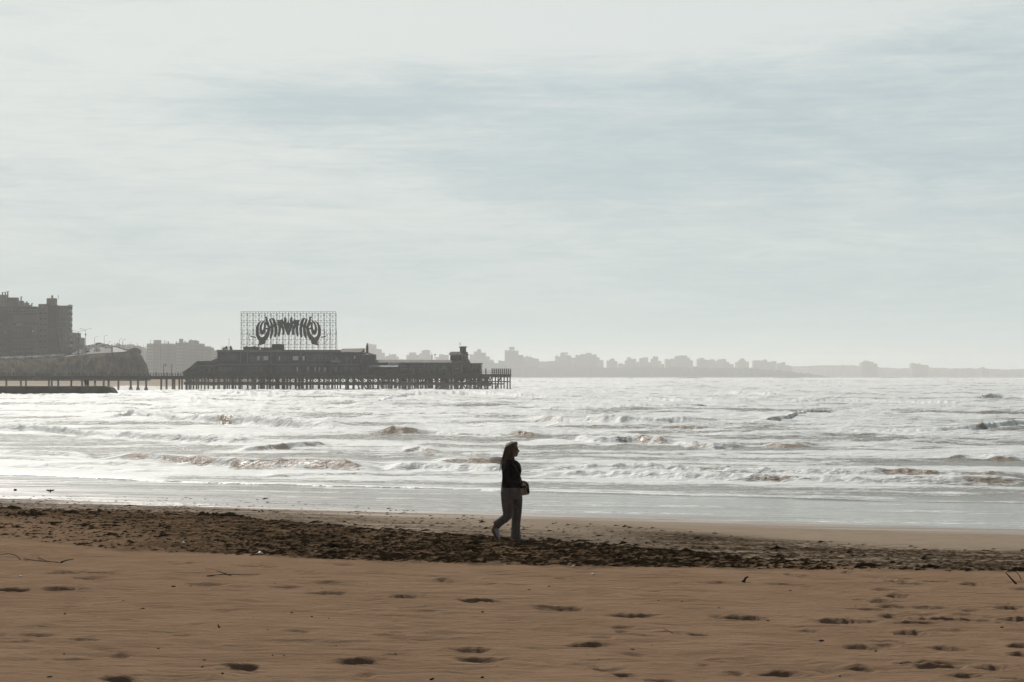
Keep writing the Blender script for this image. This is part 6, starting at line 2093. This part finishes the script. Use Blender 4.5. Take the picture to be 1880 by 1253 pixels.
# ------------------------------------------------------------------ birds
def bird(label, px, py, dist, span, rz, up=.5):
    x = PX(px, dist, py)
    z = PZ(py, dist)
    t = thing('bird', label, 'bird', (x, dist, z), rz, 'dark birds at the water edge')
    k = span
    b = MB()
    b.sweep([(-.34 * k, 0, .0, .008 * k, .03 * k), (-.22 * k, 0, 0, .05 * k, .05 * k), (0, 0, 0, .09 * k, .08 * k), (.16 * k, 0, .02 * k, .07 * k, .06 * k), (.25 * k, 0, .05 * k, .045 * k, .042 * k), (.30 * k, 0, .055 * k, .038 * k, .036 * k), (.34 * k, 0, .05 * k, .012 * k, .012 * k)], 12)
    b.build('body', M['bird'], t, True)
    MB().tube([(.33 * k, 0, .05 * k), (.40 * k, 0, .035 * k)], [.012 * k, .002 * k], 6).build('beak', M['crumb'], t)
    for s in (-1, 1):
        b = MB()
        L = [(0, .05, .0, .12), (.25, .20, .10 * up / .5, .13), (.5, .34, .15 * up / .5, .09), (.75, .45, .17 * up / .5, .05), (1, .52, .16 * up / .5, .01)]
        vs, fs = [], []
        for q, yy, zz, c_ in L:
            vs += [((c_ - .02 - q * .06) * k, s * yy * k, zz * k), ((-c_ - .02 - q * .10) * k, s * yy * k, zz * k), ((0 - q * .08) * k, s * yy * k, (zz + .02) * k)]
        for i in range(len(L) - 1):
            for kk in range(3):
                k2 = (kk + 1) % 3
                fs.append((i * 3 + kk, i * 3 + k2, i * 3 + 3 + k2, i * 3 + 3 + kk))
        fs += [(0, 1, 2), (12, 14, 13)]
        b.add(vs, fs).build('wing', M['bird'], t)
    return t


b_ = bird('dark bird gliding low with both wings out over the wet sand at the far left', 92.5, 902.0, 52.0, .22, math.radians(-85), .32)
b_.rotation_euler = (0, math.radians(48), math.radians(-85))


def stander(label, px, py, size, rz):
    x, y, z = ground_at(px, py)
    z = zs_at(x, y)
    t = thing('bird', label, 'bird', (x, y, z), rz, 'dark birds at the water edge')
    k = size
    MB().sweep([(-.62 * k, 0, .30 * k, .01 * k, .05 * k), (-.3 * k, 0, .40 * k, .12 * k, .12 * k), (0, 0, .5 * k, .2 * k, .17 * k), (.22 * k, 0, .62 * k, .14 * k, .12 * k), (.3 * k, 0, .82 * k, .085 * k, .085 * k), (.36 * k, 0, .92 * k, .08 * k, .08 * k), (.42 * k, 0, .96 * k, .02 * k, .02 * k)], 12).build('body', M['bird'], t, True)
    MB().tube([(.42 * k, 0, .92 * k), (.58 * k, 0, .88 * k)], [.025 * k, .005 * k], 6).build('beak', M['crumb'], t)
    for s in (-1, 1):
        MB().tube([(.0, s * .07 * k, .38 * k), (.03 * k, s * .07 * k, .2 * k), (0, s * .07 * k, 0)], .018 * k, 5).build('leg', M['crumb'], t)
    return t


stander('tiny dark bird standing on damp sand above the clump topped part of the wrack', 482, 942.5, .085, math.radians(160))

# ------------------------------------------------------------------ beach litter
def on_sand(px, py):
    x, y, z = ground_at(px, py)
    return x, y, zs_at(x, y)


def stick(label, pts, rad, lift=None, mat='twig', name='stick', cat='stick'):
    """a driftwood twig through photo pixels; last value of each point = height above the sand (m)"""
    bx_, by_, bz_ = on_sand(pts[0][0], pts[0][1])
    t = thing(name, label, cat, (bx_, by_, bz_))
    P = []
    for (a, c_, hgt) in pts:
        x, y, z = on_sand(a, c_) if hgt <= .03 else (PX(a, by_, c_), by_ + rnd.uniform(-.02, .02), PZ(c_, by_))
        P.append((x - bx_, y - by_, z + (hgt if hgt <= .03 else 0) - bz_))
    rr = [rad * (1 - .6 * i / (len(P) - 1)) for i in range(len(P))]
    MB().tube(P, rr, 7).build('stem', M[mat], t, True)
    return t


stick('bent dark driftwood stump poking from the sand at right', [(1364, 1070, .0), (1366, 1066.5, .06), (1369, 1061.5, .1), (1373.5, 1059, .12)], .022)
stick('straight thick reed leaning in the sand near the right edge', [(1866, 1072.5, .0), (1857, 1063, .1), (1847, 1052, .2)], .014)
stick('thin curved reed beside the thicker one at the right edge', [(1875, 1065, .0), (1871, 1057, .1), (1865, 1050, .16), (1856, 1048.5, .17)], .006)
stick('thin arching twig at the far left edge of the dry sand', [(38, 1027.5, .0), (30, 1020, .05), (16, 1016.8, .09), (0, 1019, .05), (-8, 1022, 0)], .006)
t = stick('forked driftwood twig lying left on the sand under the wrack', [(44, 1028, .012), (68, 1031.5, .018), (95, 1034, .02), (110, 1034.5, .014)], .008)
t2 = stick('knobbly short driftwood piece at the right end of the forked twig', [(112, 1034, .012), (122, 1031.5, .025), (135, 1030.5, .03)], .011)
stick('slim twig crossing the forked one at the left', [(70, 1026, .02), (84, 1031, .015), (106, 1037, .01)], .008)
stick('long low twig on the dry sand at left centre', [(380, 1060, .01), (410, 1057.5, .015), (440, 1058.5, .02), (477, 1058.5, .015)], .006)
stick('short leaning twig above the long low twig', [(425, 1058, .0), (412, 1053, .05), (398, 1048.5, .08)], .008)
stick('small dark upright stump on the open sand at left', [(403, 1156, .0), (401, 1151, .04), (400, 1147, .06)], .010)
stick('fine curved straw right of the centre on the sand', [(1241, 1168, .0), (1232, 1161, .05), (1218, 1154.5, .08)], .004)
stick('tiny upright straw in the lower left sand', [(118, 1206, .0), (117.5, 1199, .05)], .007)
stick('tiny upright straw in the sand left of centre', [(491, 1162, .0), (491, 1155, .05)], .004)
stick('little twig at the bottom edge in the centre', [(790, 1252, .0), (794, 1247, .04), (797, 1246, .05)], .008)

for px_, py_, r_, lab in ((28, 899.6, .052, 'small dark lump on the shining wet sand at the far left'),):
    x, y, z = on_sand(px_, py_ + 2)
    t = thing('stone', lab, 'stone', (x, y, z))
    MB().ball((0, 0, r_ * .5), (r_ * 1.1, r_, r_ * .8), 10, 7).build('rock', M['weed'], t, True)
for px_, py_, w_, lab in ((477, 1019.5, .09, 'white flat shell fragment at the lower edge of the wrack'), (1053, 1042.5, .045, 'white shell just below the wrack right of the woman'),
                          (1089, 1054, .04, 'white rounded shell right of the other one, lower on the sand'), (474, 1036.5, .022, 'tiny white shell on the dry sand left of centre'),
                          (38, 1062, .03, 'pale shell in the dry sand at the far left'), (337, 1000, .06, 'pale shell scrap inside the wrack at left')):
    x, y, z = on_sand(px_, py_)
    t = thing('shell', lab, 'shell', (x, y, z + .004), rnd.uniform(0, 3))
    b = MB()
    n_ = 9
    vs = [(0, 0, w_ * .45)] + [(w_ * math.cos(2 * math.pi * k / n_) * (1 if k % 2 else .88), w_ * .7 * math.sin(2 * math.pi * k / n_) * (1 if k % 2 else .88), 0) for k in range(n_)]
    fs = [(0, 1 + k, 1 + (k + 1) % n_) for k in range(n_)] + [tuple(range(n_, 0, -1))]
    b.add(vs, fs).build('valve', M['shell'], t, True)
# clumps of weed standing on the wrack
for px_, py_, w_, h_, lab in ((375, 948, .17, .13, 'ragged dark weed clump standing at the crest of the wrack'), (55, 947, .32, .12, 'rounded dark weed heap at the left end of the wrack'),
                              (14, 935, .30, .10, 'flat dark weed heap in the far left corner of the wrack'), (410, 949, .42, .09, 'long low weed mound right of the ragged clump'),
                              (617, 1010, .22, .07, 'dark weed lump in the lower half of the wrack left of the woman'),
                              (128, 943, .18, .06, 'small weed lump between the heap and the crest clump')):
    x, y, z = on_sand(px_, py_)
    t = thing('weed_clump', lab, 'seaweed clump', (x, y, z), 0, 'seaweed clumps on the wrack')
    b = MB()
    for i in range(int(260)):
        u = rnd.uniform(-1, 1)
        v = rnd.uniform(-1, 1) * .5
        top_ = h_ * max(0, 1 - u * u) * (.65 + .5 * float(perlin(u * 4, px_, 241)))
        c_ = rnd.random() * max(top_, .01)
        s_ = rnd.uniform(.012, .035)
        a_ = rnd.uniform(-.9, .9)
        X0, Y0 = u * w_, v * w_ * .6
        b.add([(X0 - s_ * 1.4 * math.cos(a_), Y0, c_ - s_ * math.sin(a_)), (X0, Y0 - s_ * .5, c_ - .004), (X0 + s_ * 1.4 * math.cos(a_), Y0 + .01, c_ + s_ * math.sin(a_)), (X0, Y0 + s_ * .4, c_ + s_ * .7)], [(0, 1, 3), (1, 2, 3)])
    b.build('fronds', M['weed'], t)
# dark crumbs of wood scattered on the sand
src = None
for k in range(60):
    px_, py_ = rnd.uniform(5, 1875), 1046 + 205 * rnd.random()
    if py_ < np.interp(px_, LO[:, 0], LO[:, 1]) + 6: continue
    x, y, z = on_sand(px_, py_)
    if src is None:
        b = MB()
        b.ball((0, 0, .3), (1.25, .8, .6), 8, 6)
        b.v = [(a + .2 * float(perlin(a * 2, c_ * 2, 251)), b_, c_ + .2 * float(perlin(a * 2, b_ * 2, 253))) for a, b_, c_ in b.v]
        o_ = src = b.build('wood_crumb', M['crumb'])
    else:
        o_ = src.copy(); C.objects.link(o_)
    s_ = rnd.choice((.005, .006, .008, .010, .014))
    o_.location = (x, y, z)
    o_.scale = (s_ * rnd.uniform(.8, 1.6), s_, s_ * rnd.uniform(.6, 1.2))
    o_.rotation_euler = (0, 0, rnd.uniform(0, 3.1))
    tag(o_, 'tiny dark crumb of driftwood lying on the dry rippled sand', 'wood crumb', 'dark crumbs scattered on the sand')
HAZE = 0.00018

# ------------------------------------------------------------------ sea air
hz_m = bpy.data.materials.new('haze_air')
hz_m.use_nodes = True
for n in list(hz_m.node_tree.nodes):
    if n.type == 'BSDF_PRINCIPLED': hz_m.node_tree.nodes.remove(n)
pv = hz_m.node_tree.nodes.new('ShaderNodeVolumePrincipled')
pv.inputs['Density'].default_value = HAZE
pv.inputs['Color'].default_value = (0.925, 0.93, 0.92, 1)
pv.inputs['Anisotropy'].default_value = 0.35
hz_m.node_tree.links.new(pv.outputs[0], hz_m.node_tree.nodes['Material Output'].inputs['Volume'])
mb = MB()
mb.box(-9000, 9000, -9000, 9000, -10.5, 90)
tag(mb.build('haze', hz_m), kind='stuff')

# spray drifting low over the surf round the pier
sp_m = bpy.data.materials.new('spray_air')
sp_m.use_nodes = True
for n in list(sp_m.node_tree.nodes):
    if n.type == 'BSDF_PRINCIPLED': sp_m.node_tree.nodes.remove(n)
pv = sp_m.node_tree.nodes.new('ShaderNodeVolumePrincipled')
pv.inputs['Density'].default_value = 0.0013
pv.inputs['Color'].default_value = (0.93, 0.915, 0.89, 1)
pv.inputs['Anisotropy'].default_value = 0.35
sp_m.node_tree.links.new(pv.outputs[0], sp_m.node_tree.nodes['Material Output'].inputs['Volume'])
for k, (zt_, y0_, x0_) in enumerate(((1.1, 570, -150), (2.1, 575, -146), (3.1, 580, -142))):
    mb = MB(); mb.box(x0_ - 60, 12 - k * 5, y0_, 640 - k * 6, -1.5 - .1 * k, zt_)
    tag(mb.build('sea_spray', sp_m), 'thin sea spray hanging low over the surf beneath the pier', 'spray', kind='stuff')
